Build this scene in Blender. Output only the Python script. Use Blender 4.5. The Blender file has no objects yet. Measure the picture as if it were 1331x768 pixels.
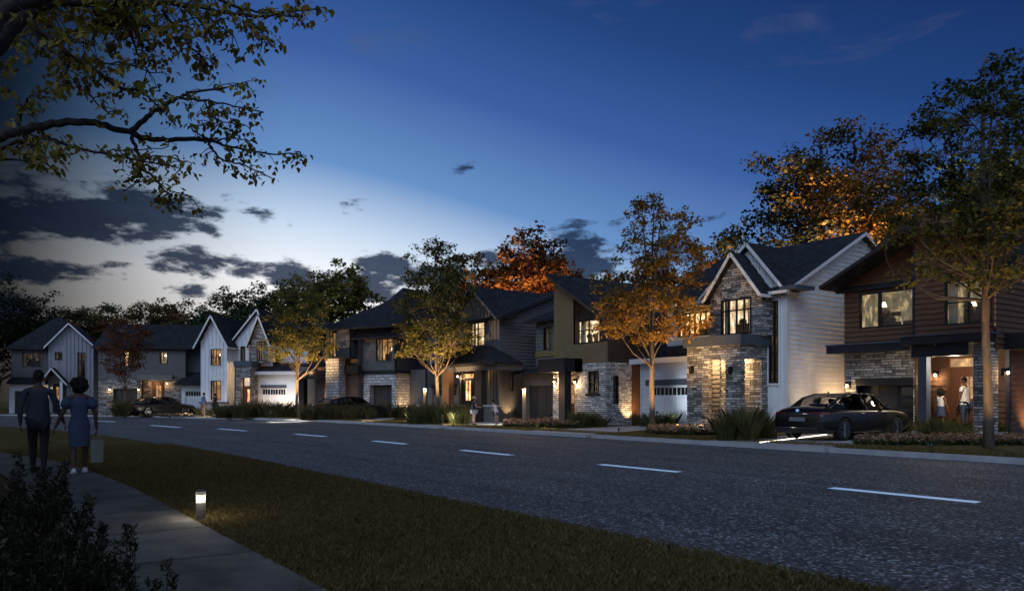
import bpy, bmesh, math, random
import numpy as np
from mathutils import Vector, Matrix
R = math.radians
SC = bpy.context.scene
COL = SC.collection
EXPO = 0.0
LAMPK = 3.1
SKY_AZ = .36
SKY_RAMP = [(0, (.7, .62, .52)), (.1, (.92, .88, .84)), (.17, (.98, 1.0, 1.04)), (.25, (.56, .7, .88)), (.34, (.13, .28, .57)), (.48, (.04, .115, .36)), (.62, (.014, .055, .21)), (.8, (.005, .022, .105)), (1, (.003, .01, .055))]
CLOUD_LO, CLOUD_MID, CLOUD_HI = (.008, .02, .055), (.016, .034, .08), (.045, .072, .135)
BACKSKY = (.3, .385, .6)
SUN_D = (-.35, .75, -.65)
SUN_E = .95
# ---- survey of the place: camera at the origin, X runs along the street, Y across it
F, CX, HY, CAMH = 1000.0, 665.5, 519.0, 1.4
TH = math.atan2(715, 1000)
AX = (-math.cos(TH), math.sin(TH)); RT = (math.sin(TH), math.cos(TH))
def at(px, d, z=0.0):
    r = (px-CX)/F*d
    return Vector((AX[0]*d+RT[0]*r, AX[1]*d+RT[1]*r, z))
def at3(px, py, d):
    return at(px, d, CAMH+(HY-py)*d/F)

# ---------------------------------------------------------------- materials
MATS = {}
def nmat(name):
    m = bpy.data.materials.new(name); m.use_nodes = True
    nt = m.node_tree; b = nt.nodes['Principled BSDF']
    return m, nt, b
def N(nt, t, **k):
    n = nt.nodes.new(t)
    for a, v in k.items():
        if a.startswith('i_'): n.inputs[a[2:].replace('_', ' ')].default_value = v
        else: setattr(n, a, v)
    return n
def ramp(nt, pts):
    r = nt.nodes.new('ShaderNodeValToRGB'); e = r.color_ramp.elements
    while len(e) > 1: e.remove(e[-1])
    e[0].position = pts[0][0]; e[0].color = (*pts[0][1], 1)
    for p, c in pts[1:]:
        x = e.new(p); x.color = (*c, 1)
    return r
def coords(nt, flat=False):
    tc = nt.nodes.new('ShaderNodeTexCoord')
    if not flat: return tc.outputs['Object']
    s = nt.nodes.new('ShaderNodeSeparateXYZ'); nt.links.new(tc.outputs['Object'], s.inputs[0])
    a = N(nt, 'ShaderNodeMath', operation='ADD'); nt.links.new(s.outputs[0], a.inputs[0]); nt.links.new(s.outputs[1], a.inputs[1])
    c = nt.nodes.new('ShaderNodeCombineXYZ'); nt.links.new(a.outputs[0], c.inputs[0]); nt.links.new(s.outputs[2], c.inputs[1])
    return c.outputs[0]
def mat(name, col, rough=.7, var=.25, scale=3.0, bump=.0, bscale=60, metal=0, spec=.3, stretch=None):
    if name in MATS: return MATS[name]
    m, nt, b = nmat(name); L = nt.links.new
    co = coords(nt)
    if stretch:
        mp = N(nt, 'ShaderNodeMapping'); mp.inputs['Scale'].default_value = stretch; L(co, mp.inputs[0]); co = mp.outputs[0]
    n = N(nt, 'ShaderNodeTexNoise', i_Scale=scale, i_Detail=8.0, i_Roughness=.65); L(co, n.inputs['Vector'])
    lo = tuple(c*(1-var) for c in col); hi = tuple(min(1, c*(1+var)) for c in col)
    r = ramp(nt, [(.3, lo), (.7, hi)]); L(n.outputs['Fac'], r.inputs[0]); L(r.outputs[0], b.inputs['Base Color'])
    b.inputs['Roughness'].default_value = rough; b.inputs['Metallic'].default_value = metal
    b.inputs['Specular IOR Level'].default_value = spec
    if bump:
        n2 = N(nt, 'ShaderNodeTexNoise', i_Scale=bscale, i_Detail=4.0); L(co, n2.inputs['Vector'])
        bp = N(nt, 'ShaderNodeBump', i_Strength=bump, i_Distance=.03); L(n2.outputs['Fac'], bp.inputs['Height']); L(bp.outputs[0], b.inputs['Normal'])
    MATS[name] = m; return m
def stone_mat(name, c1, c2, c3, bw=.45, rh=.12, mortar=.012, dist=.03, mcol=(.05, .05, .05)):
    m, nt, b = nmat(name); L = nt.links.new
    co = coords(nt, True)
    nz = N(nt, 'ShaderNodeTexNoise', i_Scale=3.0, i_Detail=2.0); L(co, nz.inputs['Vector'])
    mx = N(nt, 'ShaderNodeVectorMath', operation='SCALE'); L(nz.outputs['Color'], mx.inputs[0]); mx.inputs['Scale'].default_value = dist
    ad = N(nt, 'ShaderNodeVectorMath', operation='ADD'); L(co, ad.inputs[0]); L(mx.outputs[0], ad.inputs[1])
    br = N(nt, 'ShaderNodeTexBrick', offset=.37, squash=.62, squash_frequency=3); L(ad.outputs[0], br.inputs['Vector'])
    br.inputs['Scale'].default_value = 1; br.inputs['Mortar Size'].default_value = mortar
    br.inputs['Brick Width'].default_value = bw; br.inputs['Row Height'].default_value = rh
    br.inputs['Color1'].default_value = (0, 0, 0, 1); br.inputs['Color2'].default_value = (1, 1, 1, 1); br.inputs['Mortar'].default_value = (.5, .5, .5, 1)
    n2 = N(nt, 'ShaderNodeTexNoise', i_Scale=9.0, i_Detail=6.0); L(ad.outputs[0], n2.inputs['Vector'])
    mixf = N(nt, 'ShaderNodeMath', operation='MULTIPLY_ADD'); L(n2.outputs['Fac'], mixf.inputs[0]); mixf.inputs[1].default_value = .6
    sep = N(nt, 'ShaderNodeMath', operation='MULTIPLY'); L(br.outputs['Color'], sep.inputs[0]); sep.inputs[1].default_value = .7
    L(sep.outputs[0], mixf.inputs[2])
    r = ramp(nt, [(.15, c1), (.5, c2), (1.0, c3)]); L(mixf.outputs[0], r.inputs[0])
    mm = N(nt, 'ShaderNodeMixRGB'); L(br.outputs['Fac'], mm.inputs[0]); L(r.outputs[0], mm.inputs[1]); mm.inputs[2].default_value = (*mcol, 1)
    L(mm.outputs[0], b.inputs['Base Color']); b.inputs['Roughness'].default_value = .85; b.inputs['Specular IOR Level'].default_value = .2
    h = N(nt, 'ShaderNodeMath', operation='MULTIPLY_ADD'); L(br.outputs['Fac'], h.inputs[0]); h.inputs[1].default_value = -1.2; L(mixf.outputs[0], h.inputs[2])
    bp = N(nt, 'ShaderNodeBump', i_Strength=.9, i_Distance=.06); L(h.outputs[0], bp.inputs['Height']); L(bp.outputs[0], b.inputs['Normal'])
    MATS[name] = m; return m
def emit(name, col, s):
    if name in MATS: return MATS[name]
    m, nt, b = nmat(name)
    b.inputs['Base Color'].default_value = (*[c*.5 for c in col], 1)
    b.inputs['Emission Color'].default_value = (*col, 1); b.inputs['Emission Strength'].default_value = s
    MATS[name] = m; return m
def room_mat(name, dark, mid, hi, s):  # patchy glow on the room surfaces stands in for lamplight
    m, nt, b = nmat(name); L = nt.links.new
    co = coords(nt)
    mp = N(nt, 'ShaderNodeMapping'); mp.inputs['Scale'].default_value = (1, 1, .55); L(co, mp.inputs[0])
    n = N(nt, 'ShaderNodeTexNoise', i_Scale=3.6, i_Detail=6.0, i_Roughness=.65); L(mp.outputs[0], n.inputs['Vector'])
    r = ramp(nt, [(.38, dark), (.52, mid), (.7, hi)]); L(n.outputs['Fac'], r.inputs[0])
    L(r.outputs[0], b.inputs['Emission Color']); b.inputs['Emission Strength'].default_value = s
    b.inputs['Base Color'].default_value = (.3, .25, .2, 1)
    MATS[name] = m; return m
def leaf_mat(name, pts, rough=.55, trans=.35):
    if name in MATS: return MATS[name]
    m, nt, b = nmat(name); L = nt.links.new
    at_ = N(nt, 'ShaderNodeAttribute', attribute_name='tint')
    r = ramp(nt, pts); L(at_.outputs['Fac'], r.inputs[0]); L(r.outputs[0], b.inputs['Base Color'])
    b.inputs['Roughness'].default_value = rough; b.inputs['Specular IOR Level'].default_value = .25
    t = N(nt, 'ShaderNodeBsdfTranslucent'); L(r.outputs[0], t.inputs[0])
    mx = N(nt, 'ShaderNodeMixShader'); mx.inputs[0].default_value = trans
    L(b.outputs[0], mx.inputs[1]); L(t.outputs[0], mx.inputs[2]); L(mx.outputs[0], nt.nodes['Material Output'].inputs[0])
    MATS[name] = m; return m

WHITE = mat('white_siding', (.74, .76, .78), .6, .08, 2)
WTRIM = mat('white_trim', (.7, .7, .7), .5, .05)
GREY = mat('grey_siding', (.13, .125, .125), .7, .15, 2)
GREYB = mat('blue_grey_siding', (.11, .115, .13), .7, .15, 2)
TAUPE = mat('taupe_siding', (.2, .185, .165), .7, .15, 2)
BROWN = mat('brown_wood_siding', (.12, .06, .033), .6, .45, 3, .25, 30, stretch=(1, 1, 9))
RUST = mat('reddish_wood_siding', (.13, .062, .034), .6, .4, 3, .25, 30, stretch=(1, 1, 9))
OLIVE = mat('olive_panel', (.19, .138, .07), .6, .25, 2, .15, 30, stretch=(1, 1, 7))
DBROWN = mat('dark_brown_panel', (.06, .042, .035), .6, .25, 3)
DARK = mat('charcoal_trim', (.018, .018, .022), .5, .2, 4)
BLACK = mat('black_frame', (.012, .012, .013), .4, .2, 4)
SLATE = mat('slate_trim', (.07, .085, .11), .5, .15, 4)
CONC = mat('concrete', (.36, .37, .38), .8, .22, 1.3, .3, 40)
PORCHW = mat('porch_planks', (.085, .045, .028), .6, .4, 3, .25, 30, stretch=(1, 1, 9))
TIMB = mat('brown_timber', (.17, .1, .055), .6, .3, 3, stretch=(9, 9, 1))
WHITEDIM = mat('dimmed_white_siding', (.3, .31, .33), .6, .1, 2)  # white siding of the end house, darkened in place of shade
DOORW = mat('wood_door', (.12, .05, .027), .45, .3, 3, stretch=(9, 9, 1))
DOORD = mat('dark_door', (.02, .02, .02), .45, .2, 3)
GDOOR = mat('white_garage_door', (.76, .79, .82), .45, .05, 2)
GDARK = mat('dark_garage_door', (.045, .042, .042), .45, .2, 2)
GTAUPE = mat('taupe_garage_door', (.19, .18, .165), .5, .1, 2)
STONE = stone_mat('grey_ledge_stone', (.05, .048, .048), (.225, .215, .205), (.57, .55, .52), .4, .1)
STONEL = stone_mat('pale_ledge_stone', (.12, .12, .12), (.4, .4, .4), (.75, .74, .72), .34, .1)
BRICKW = stone_mat('white_brick', (.3, .3, .3), (.5, .5, .5), (.72, .72, .72), .42, .2, .02, .01, (.16, .16, .17))
BRICKB = stone_mat('brown_brick', (.12, .065, .04), (.2, .12, .08), (.3, .2, .15), .22, .075, .01, .004, (.12, .11, .1))
ROOF = stone_mat('dark_shingles', (.012, .014, .018), (.02, .023, .029), (.034, .038, .046), .3, .14, .008, .01, (.015, .016, .02))
BARK = mat('bark', (.11, .085, .06), .9, .45, 9, .8, 30, stretch=(1, 1, .3))
BARKD = mat('dark_bark', (.035, .03, .028), .9, .3, 9, .5, 30)
ROOMB = room_mat('bright_room', (.07, .022, .006), (.62, .3, .09), (1, .82, .5), 2.3)
ROOMC = room_mat('cream_room', (.05, .03, .014), (.5, .36, .2), (1, .93, .74), 1.7)
ROOMM = room_mat('warm_room', (.025, .011, .004), (.3, .15, .05), (1, .62, .26), .9)
ROOMD = room_mat('dim_room', (.006, .005, .004), (.03, .022, .013), (.35, .22, .1), .5)
ROOMG = room_mat('greenish_room', (.02, .018, .01), (.13, .12, .075), (1, .62, .28), .9)
LAMPSH = emit('lamp_shade_cloth', (1, .78, .48), 4)
BULB = emit('lamp_bulb', (1, .72, .4), 30)
def glassm():
    m, nt, b = nmat('window_glass'); L = nt.links.new
    t = N(nt, 'ShaderNodeBsdfTransparent'); t.inputs[0].default_value = (.9, .92, .92, 1)
    g = N(nt, 'ShaderNodeBsdfGlossy'); g.inputs['Roughness'].default_value = .03
    lw = N(nt, 'ShaderNodeLayerWeight'); lw.inputs[0].default_value = .25
    mx = N(nt, 'ShaderNodeMixShader'); L(lw.outputs['Fresnel'], mx.inputs[0]); L(t.outputs[0], mx.inputs[1]); L(g.outputs[0], mx.inputs[2])
    L(mx.outputs[0], nt.nodes['Material Output'].inputs[0]); return m
GLASS = glassm()
CURT = mat('curtain_cloth', (.6, .52, .4), .9, .15, 5)

# ---------------------------------------------------------------- mesh helpers
class MB:
    def __init__(s): s.v = []; s.f = []
    def poly(s, pts):
        n = len(s.v); s.v += [tuple(p) for p in pts]; s.f.append(tuple(range(n, n+len(pts))))
    def box(s, x0, x1, y0, y1, z0, z1):
        n = len(s.v)
        s.v += [(x0, y0, z0), (x1, y0, z0), (x1, y1, z0), (x0, y1, z0), (x0, y0, z1), (x1, y0, z1), (x1, y1, z1), (x0, y1, z1)]
        for q in ((0, 3, 2, 1), (4, 5, 6, 7), (0, 1, 5, 4), (1, 2, 6, 5), (2, 3, 7, 6), (3, 0, 4, 7)): s.f.append(tuple(n+i for i in q))
        return s
    def slab(s, pts, off):
        n = len(s.v); k = len(pts); o = Vector(off)
        s.v += [tuple(Vector(p)) for p in pts] + [tuple(Vector(p)+o) for p in pts]
        s.f.append(tuple(range(n, n+k))); s.f.append(tuple(range(n+2*k-1, n+k-1, -1)))
        for i in range(k): j = (i+1) % k; s.f.append((n+i, n+k+i, n+k+j, n+j))
        return s
    def bar(s, p, q, w, h):
        p = Vector(p); q = Vector(q); d = (q-p).normalized(); side = d.cross(Vector((0, 0, 1)))
        if side.length < 1e-4: side = Vector((1, 0, 0))
        side.normalize(); up = side.cross(d)
        a = side*(w/2); b = up*(h/2)
        s.slab([p-a-b, p+a-b, p+a+b, p-a+b], q-p); return s
    def tube(s, pts, rs, n=8, cap=True):
        base = len(s.v); pts = [Vector(p) for p in pts]; prev = None
        for i, p in enumerate(pts):
            d = (pts[min(i+1, len(pts)-1)]-pts[max(i-1, 0)])
            if d.length < 1e-6: d = Vector((0, 0, 1))
            d.normalize()
            if prev is None:
                a = d.cross(Vector((0, 0, 1)))
                if a.length < .05: a = d.cross(Vector((1, 0, 0)))
            else: a = prev-d*prev.dot(d)
            a.normalize(); prev = a; b = d.cross(a)
            for k in range(n):
                t = 2*math.pi*k/n; s.v.append(tuple(p+(a*math.cos(t)+b*math.sin(t))*rs[i]))
        for i in range(len(pts)-1):
            for k in range(n):
                k2 = (k+1) % n; s.f.append((base+i*n+k, base+i*n+k2, base+(i+1)*n+k2, base+(i+1)*n+k))
        if cap:
            s.f.append(tuple(base+k for k in range(n-1, -1, -1))); e = base+(len(pts)-1)*n; s.f.append(tuple(e+k for k in range(n)))
        return s
    def ell(s, c, r, n=10, m=8, rot=None):
        base = len(s.v); c = Vector(c)
        for i in range(m+1):
            ph = math.pi*i/m
            for k in range(n):
                t = 2*math.pi*k/n; p = Vector((r[0]*math.sin(ph)*math.cos(t), r[1]*math.sin(ph)*math.sin(t), r[2]*math.cos(ph)))
                if rot: p = rot @ p
                s.v.append(tuple(c+p))
        for i in range(m):
            for k in range(n):
                k2 = (k+1) % n; s.f.append((base+i*n+k, base+(i+1)*n+k, base+(i+1)*n+k2, base+i*n+k2))
        return s
    def lathe(s, prof, n=16, c=(0, 0, 0)):
        base = len(s.v)
        for r, z in prof:
            for k in range(n):
                t = 2*math.pi*k/n; s.v.append((c[0]+r*math.cos(t), c[1]+r*math.sin(t), c[2]+z))
        for i in range(len(prof)-1):
            for k in range(n):
                k2 = (k+1) % n; s.f.append((base+i*n+k, base+i*n+k2, base+(i+1)*n+k2, base+(i+1)*n+k))
        return s
    def build(s, name, m, parent=None, smooth=False, bevel=0):
        me = bpy.data.meshes.new(name); me.from_pydata(s.v, [], s.f); me.validate(); me.materials.append(m)
        if smooth: me.polygons.foreach_set('use_smooth', [True]*len(me.polygons))
        o = bpy.data.objects.new(name, me); COL.objects.link(o)
        if parent: o.parent = parent
        if bevel:
            b = o.modifiers.new('b', 'BEVEL'); b.width = bevel; b.segments = 2; b.limit_method = 'ANGLE'
        return o
def tag(o, label=None, cat=None, group=None, kind=None):
    if label: o['label'] = label
    if cat: o['category'] = cat
    if group: o['group'] = group
    if kind: o['kind'] = kind
    return o
def empty(name, loc, rz=0, **k):
    o = bpy.data.objects.new(name, None); COL.objects.link(o); o.location = loc; o.rotation_euler = (0, 0, rz); o.empty_display_size = .2
    return tag(o, **k)
def copy_tree(o, parent=None):
    c = o.copy(); COL.objects.link(c); c.parent = parent
    for ch in list(o.children): copy_tree(ch, c)
    return c
def light(kind, loc, e, col, parent=None, rot=None, r=.05, spot=None, blend=.6):
    l = bpy.data.lights.new(kind.lower()+'_lamp', kind); l.energy = e*LAMPK; l.color = col; 
    if kind == 'AREA': l.shape = 'SQUARE'; l.size = r
    else: l.shadow_soft_size = r
    if spot: l.spot_size = R(spot); l.spot_blend = blend
    o = bpy.data.objects.new('lamp_light', l); COL.objects.link(o); o.location = loc
    if rot is not None: o.rotation_mode = 'QUATERNION'; o.rotation_quaternion = Vector(rot).to_track_quat('-Z', 'Y')
    if parent: o.parent = parent
    return o
WARM = (1, .62, .3)

# ---------------------------------------------------------------- house kit
class House:
    def __init__(s, x, y, phi, **k):
        s.x, s.y = x, y; s.c, s.s = math.cos(R(phi)), math.sin(R(phi))
        s.root = empty('house', (x, y, 0), R(phi), **k); s.ru = []
    def w(s, u, v): return (s.x+u*s.c-v*s.s, s.y+u*s.s+v*s.c)
    def ray(s, px):
        t = (px-CX)/F; d = (AX[0]+t*RT[0], AX[1]+t*RT[1])
        return d[0]*s.c+d[1]*s.s, -d[0]*s.s+d[1]*s.c, -(s.x*s.c+s.y*s.s), (s.x*s.s-s.y*s.c)
    def U(s, px, v):
        du, dv, ou, ov = s.ray(px); return ou+(v-ov)/dv*du
    def V(s, px, u):
        du, dv, ou, ov = s.ray(px); return ov+(u-ou)/du*dv
    def Z(s, u, v, py):
        X, Y = s.w(u, v); return CAMH+(HY-py)*(X*AX[0]+Y*AX[1])/F
    def front(s, v, a, b, t, m):      # (u0,u1,z0,z1) of a rectangle in the facade at depth v
        u0, u1 = s.U(a, v), s.U(b, v); um = (u0+u1)/2
        return (u0, u1, s.Z(um, v, m), s.Z(um, v, t))
    def side(s, u, a, b, t, m):
        v0, v1 = s.V(a, u), s.V(b, u); vm = (v0+v1)/2
        return (v0, v1, s.Z(u, vm, m), s.Z(u, vm, t))
    def P(s, ax, c):
        if ax == 'f': return lambda a, n, z: (a, c-n, z)
        if ax == 'l': return lambda a, n, z: (c-n, a, z)
        return lambda a, n, z: (c+n, a, z)
    def wall(s, ax, c, a0, a1, z0, z1, style, m, holes=(), peak=None, name='wall', jamb=.16, base=None):
        P = s.P(ax, c); mb = MB(); pitch = .19
        def lap(f0, f1, za, zb):
            k = math.floor(za/pitch+1e-6); z = za
            while z < zb-1e-5:
                zn = min((k+1)*pitch, zb); fr = .042*(1-(z-k*pitch)/pitch); fr2 = .042*(1-(zn-k*pitch)/pitch)
                mb.poly([P(f0(z), fr, z), P(f1(z), fr, z), P(f1(zn), fr2, zn), P(f0(zn), fr2, zn)])
                if abs(z-k*pitch) < 1e-5: mb.poly([P(f0(z), 0, z), P(f1(z), 0, z), P(f1(z), fr, z), P(f0(z), fr, z)])
                z = zn; k += 1
        hs = [h for h in holes]
        A = sorted({a0, a1, *[min(max(h[0], a0), a1) for h in hs], *[min(max(h[1], a0), a1) for h in hs]})
        Zs = sorted({z0, z1, *[min(max(h[2], z0), z1) for h in hs], *[min(max(h[3], z0), z1) for h in hs]})
        for i in range(len(A)-1):
            for j in range(len(Zs)-1):
                ca, cz = (A[i]+A[i+1])/2, (Zs[j]+Zs[j+1])/2
                if any(h[0] < ca < h[1] and h[2] < cz < h[3] for h in hs): continue
                x0, x1, y0, y1 = A[i], A[i+1], Zs[j], Zs[j+1]
                if style == 'lap': lap(lambda z: x0, lambda z: x1, y0, y1)
                else: mb.poly([P(x0, 0, y0), P(x1, 0, y0), P(x1, 0, y1), P(x0, 0, y1)])
                if style == 'bb':
                    k = math.ceil((x0+.03)/.32)
                    while k*.32 < x1-.03:
                        q = k*.32; mb.slab([P(q-.028, .003, y0), P(q+.028, .003, y0), P(q+.028, .003, y1), P(q-.028, .003, y1)], Vector(P(0, .048, 0))-Vector(P(0, 0, 0))); k += 1
        for h in hs:
            for (p, q) in (((h[0], h[2]), (h[1], h[2])), ((h[1], h[2]), (h[1], h[3])), ((h[1], h[3]), (h[0], h[3])), ((h[0], h[3]), (h[0], h[2]))):
                mb.poly([P(p[0], .002, p[1]), P(q[0], .002, q[1]), P(q[0], -jamb, q[1]), P(p[0], -jamb, p[1])])
        if peak:
            pm, zp = peak[:2]; g0, g1 = peak[2:] if len(peak) > 2 else (a0, a1)
            f0 = lambda z: g0+(pm-g0)*(z-z1)/(zp-z1); f1 = lambda z: g1+(pm-g1)*(z-z1)/(zp-z1)
            if style == 'lap': lap(f0, f1, z1, zp)
            else: mb.poly([P(g0, 0, z1), P(g1, 0, z1), P(pm, 0, zp)])
            if style == 'bb':
                k = math.ceil((g0+.03)/.32)
                while k*.32 < g1-.03:
                    q = k*.32; zt = z1+(zp-z1)*min((q-g0)/max(pm-g0, 1e-3), (g1-q)/max(g1-pm, 1e-3), 1)-.02
                    if zt > z1: mb.slab([P(q-.028, .003, z1), P(q+.028, .003, z1), P(q+.028, .003, zt), P(q-.028, .003, zt)], Vector(P(0, .048, 0))-Vector(P(0, 0, 0)))
                    k += 1
        return mb.build(name, m, s.root)
    def window(s, ax, c, h, nx=2, tr=(.65,), room=None, frame=None, trim=None, label=None, fw=.055, curtain=True, depth=1.6, mw=.04, seed=0):
        P = s.P(ax, c); rnd = random.Random(int(abs(h[0]*977+h[2]*131))+seed); frame = frame or BLACK; room = room or ROOMD
        mb = MB()
        def bx(m, a0, a1, z0, z1, n0, n1): m.slab([P(a0, n0, z0), P(a1, n0, z0), P(a1, n0, z1), P(a0, n0, z1)], Vector(P(0, n1, 0))-Vector(P(0, n0, 0)))
        a0, a1, z0, z1 = h; a0 += .003; a1 -= .003; z0 += .003; z1 -= .003
        bx(mb, a0, a0+fw, z0, z1, -.1, .012); bx(mb, a1-fw, a1, z0, z1, -.1, .012)
        bx(mb, a0+fw, a1-fw, z0, z0+fw, -.1, .012); bx(mb, a0+fw, a1-fw, z1-fw, z1, -.1, .012)
        for i in range(1, nx):
            q = a0+(a1-a0)*i/nx; bx(mb, q-mw/2, q+mw/2, z0+fw, z1-fw, -.09, -.002)
        for t in tr:
            q = z0+(z1-z0)*t; bx(mb, a0+fw, a1-fw, q-mw/2, q+mw/2, -.085, -.006)
        w = mb.build('window', frame, s.root)
        if label: w['label'] = label
        g = MB(); g.poly([P(a0, -.06, z0), P(a1, -.06, z0), P(a1, -.06, z1), P(a0, -.06, z1)]); g.build('pane', GLASS, w)
        r = MB(); e = .02
        ia0, ia1, iz0, iz1 = a0-e, a1+e, z0-e, z1+e
        r.poly([P(ia0, -depth, iz0), P(ia1, -depth, iz0), P(ia1, -depth, iz1), P(ia0, -depth, iz1)])
        r.poly([P(ia0, -.17, iz0), P(ia0, -depth, iz0), P(ia0, -depth, iz1), P(ia0, -.17, iz1)])
        r.poly([P(ia1, -.17, iz0), P(ia1, -depth, iz0), P(ia1, -depth, iz1), P(ia1, -.17, iz1)])
        r.poly([P(ia0, -.17, iz1), P(ia0, -depth, iz1), P(ia1, -depth, iz1), P(ia1, -.17, iz1)])
        r.poly([P(ia0, -.17, iz0), P(ia0, -depth, iz0), P(ia1, -depth, iz0), P(ia1, -.17, iz0)])
        if room is ROOMB and rnd.random() < .5: room = ROOMC
        r.build('lit_room', room, w)
        d = MB(); W = a1-a0; H = z1-z0
        for k in range(rnd.randint(2, 4)):      # furniture and plants inside
            q = a0+rnd.random()*W*.8; ww = rnd.uniform(.1, .35)*W; hh = rnd.uniform(.2, .55)*H; n = rnd.uniform(.5, 1.3)
            bx(d, q, min(q+ww, a1), z0, z0+hh, -n, -n-.1)
            if rnd.random() < .6: d.ell(P(q+ww/2, -n, z0+hh+.08), (.16*min(1, W), .16, .14), 8, 6)
        for k in range(rnd.randint(1, 3)):      # pictures and shelves on the back wall
            q = a0+rnd.uniform(.1, .75)*W; zz = z0+rnd.uniform(.35, .7)*H; bx(d, q, q+rnd.uniform(.12, .22)*W, zz, zz+rnd.uniform(.12, .3)*H, -depth+.05, -depth+.02)
        d.build('furniture', DBROWN, w)
        if room is not ROOMD or rnd.random() < .35:      # a shaded lamp in the room
            q = a0+rnd.uniform(.2, .8)*W; zz = z0+rnd.uniform(.5, .8)*H; lp = MB(); c_ = P(q, -.9, zz); lp.lathe([(.05, .1), (.11, -.08)], 10, c_); lp.build('room_lamp', LAMPSH, w); lq = MB(); lq.tube([P(q, -.9, zz+.1), P(q, -.9, z1)], [.006, .006], 4); lq.build('lamp_cord', BLACK, w)
        if curtain:
            cu = MB()
            for sd in (0, 1):
                cw = W*rnd.uniform(.1, .22); nn = 10; pts = []
                for i in range(nn+1):
                    q = (a0+.02+cw*i/nn) if sd == 0 else (a1-.02-cw+cw*i/nn)
                    pts.append((q, -.22-.03*math.sin(i*2.1)))
                for i in range(nn):
                    cu.poly([P(pts[i][0], pts[i][1], z0), P(pts[i+1][0], pts[i+1][1], z0), P(pts[i+1][0], pts[i+1][1], z1), P(pts[i][0], pts[i][1], z1)])
            cu.build('curtain', CURT, w)
        if trim:
            t = MB(); tw = .09
            bx(t, a0-tw, a0-.004, z0-tw, z1+tw, .0, .045); bx(t, a1+.004, a1+tw, z0-tw, z1+tw, .0, .045)
            bx(t, a0-.004, a1+.004, z1+.004, z1+tw, .0, .045); bx(t, a0-.004, a1+.004, z0-tw, z0-.004, .0, .06)
            t.build('window_trim', trim, w)
        return w
    def box(s, name, u0, u1, v0, v1, z0, z1, m, bevel=.0, parent=None):
        mb = MB(); mb.box(min(u0, u1), max(u0, u1), min(v0, v1), max(v0, v1), z0, z1); return mb.build(name, m, parent or s.root, bevel=bevel)
    def roof(s, quads, name='roof', th=.16, fascia=(), fm=None, fw=.04, fh=.12):
        mb = MB()
        for q in quads: mb.slab(q, (0, 0, -th))
        o = mb.build(name, ROOF, s.root)
        if fascia:
            f = MB()
            for p, q in fascia: f.bar(Vector(p)-Vector((0, 0, th*.55)), Vector(q)-Vector((0, 0, th*.55)), fw, fh)
            f.build('fascia', fm or DARK, o)
        return o
    def gable_f(s, u0, um, u1, v0, v1, ze0, zp, ze1, oh=.35, fo=.45, fm=None, th=.16, vv=None):
        s0 = (zp-ze0)/(um-u0); s1 = (zp-ze1)/(u1-um); a = u0-oh; b = u1+oh; za = ze0-oh*s0+.1; zb = ze1-oh*s1+.1; zp += .12; f = v0-fo
        ve = v1 if vv is None else v0+.45; v1 = v1 if vv is None else vv
        return s.roof([[(a, f, za), (um, f, zp), (um, v1, zp), (a, ve, za)], [(um, f, zp), (b, f, zb), (b, ve, zb), (um, v1, zp)]],
                      fascia=[((a, f-.03, za), (um, f-.03, zp)), ((um, f-.03, zp), (b, f-.03, zb)), ((b+.02, f, zb), (b+.02, ve, zb)), ((a-.02, f, za), (a-.02, ve, za))], fm=fm, th=th)
    def gable_s(s, u0, u1, v0, vm, v1, ze, zp, oh=.4, fo=.35, fm=None, th=.18):
        sl = (zp-ze)/(vm-v0); f = v0-oh; b = v1+oh; zf = ze-oh*sl+.1; zb = ze+.1-oh*(zp-ze)/(v1-vm); zp += .12; a = u0-fo; c = u1+fo
        return s.roof([[(a, f, zf), (c, f, zf), (c, vm, zp), (a, vm, zp)], [(a, vm, zp), (c, vm, zp), (c, b, zb), (a, b, zb)]],
                      fascia=[((a, f-.03, zf), (c, f-.03, zf)), ((c+.03, f, zf), (c+.03, vm, zp)), ((c+.03, vm, zp), (c+.03, b, zb)), ((a-.03, f, zf), (a-.03, vm, zp))], fm=fm, th=th)
    def hip(s, u0, u1, v0, v1, ze, zp, oh=.45, rl=None, th=.15, fm=None):
        a, b, c, d = u0-oh, u1+oh, v0-oh, v1+oh
        if (b-a) > (d-c): k = (d-c)/2; r0 = (a+k, (c+d)/2); r1 = (b-k, (c+d)/2)
        else: k = (b-a)/2; r0 = ((a+b)/2, c+k); r1 = ((a+b)/2, d-k)
        A, B, Cc, D = (a, c, ze), (b, c, ze), (b, d, ze), (a, d, ze); P0 = (*r0, zp); P1 = (*r1, zp)
        if (b-a) > (d-c): q = [[A, B, P1, P0], [B, Cc, P1], [Cc, D, P0, P1], [D, A, P0]]
        else: q = [[A, B, P0], [B, Cc, P1, P0], [Cc, D, P1], [D, A, P0, P1]]
        return s.roof(q, fascia=[((a, c-.03, ze), (b, c-.03, ze)), ((b+.03, c, ze), (b+.03, d, ze))], fm=fm, th=th)
    def lamp(s, u, v, z, nx=0, ny=-1, e=14, m=None, label=None):
        mb = MB(); mb.box(u-.05-.0*nx, u+.05, v-.05, v+.05, z-.1, z+.14)
        c = (u+nx*.14, v+ny*.14, z)
        mb.lathe([(.0, .17), (.035, .165), (.085, .06), (.088, .03), (.07, .04), (.0, .05)], 10, c)
        mb.bar((u, v, z+.1), (c[0], c[1], z+.15), .03, .03)
        o = mb.build('wall_lamp', BLACK, s.root)
        b = MB(); b.ell((c[0], c[1], z-.01), (.045, .045, .05), 8, 6); b.build('bulb', BULB, o)
        light('POINT', (c[0]+nx*.06, c[1]+ny*.06, z-.1), e, WARM, o, r=.06)
        return o
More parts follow.
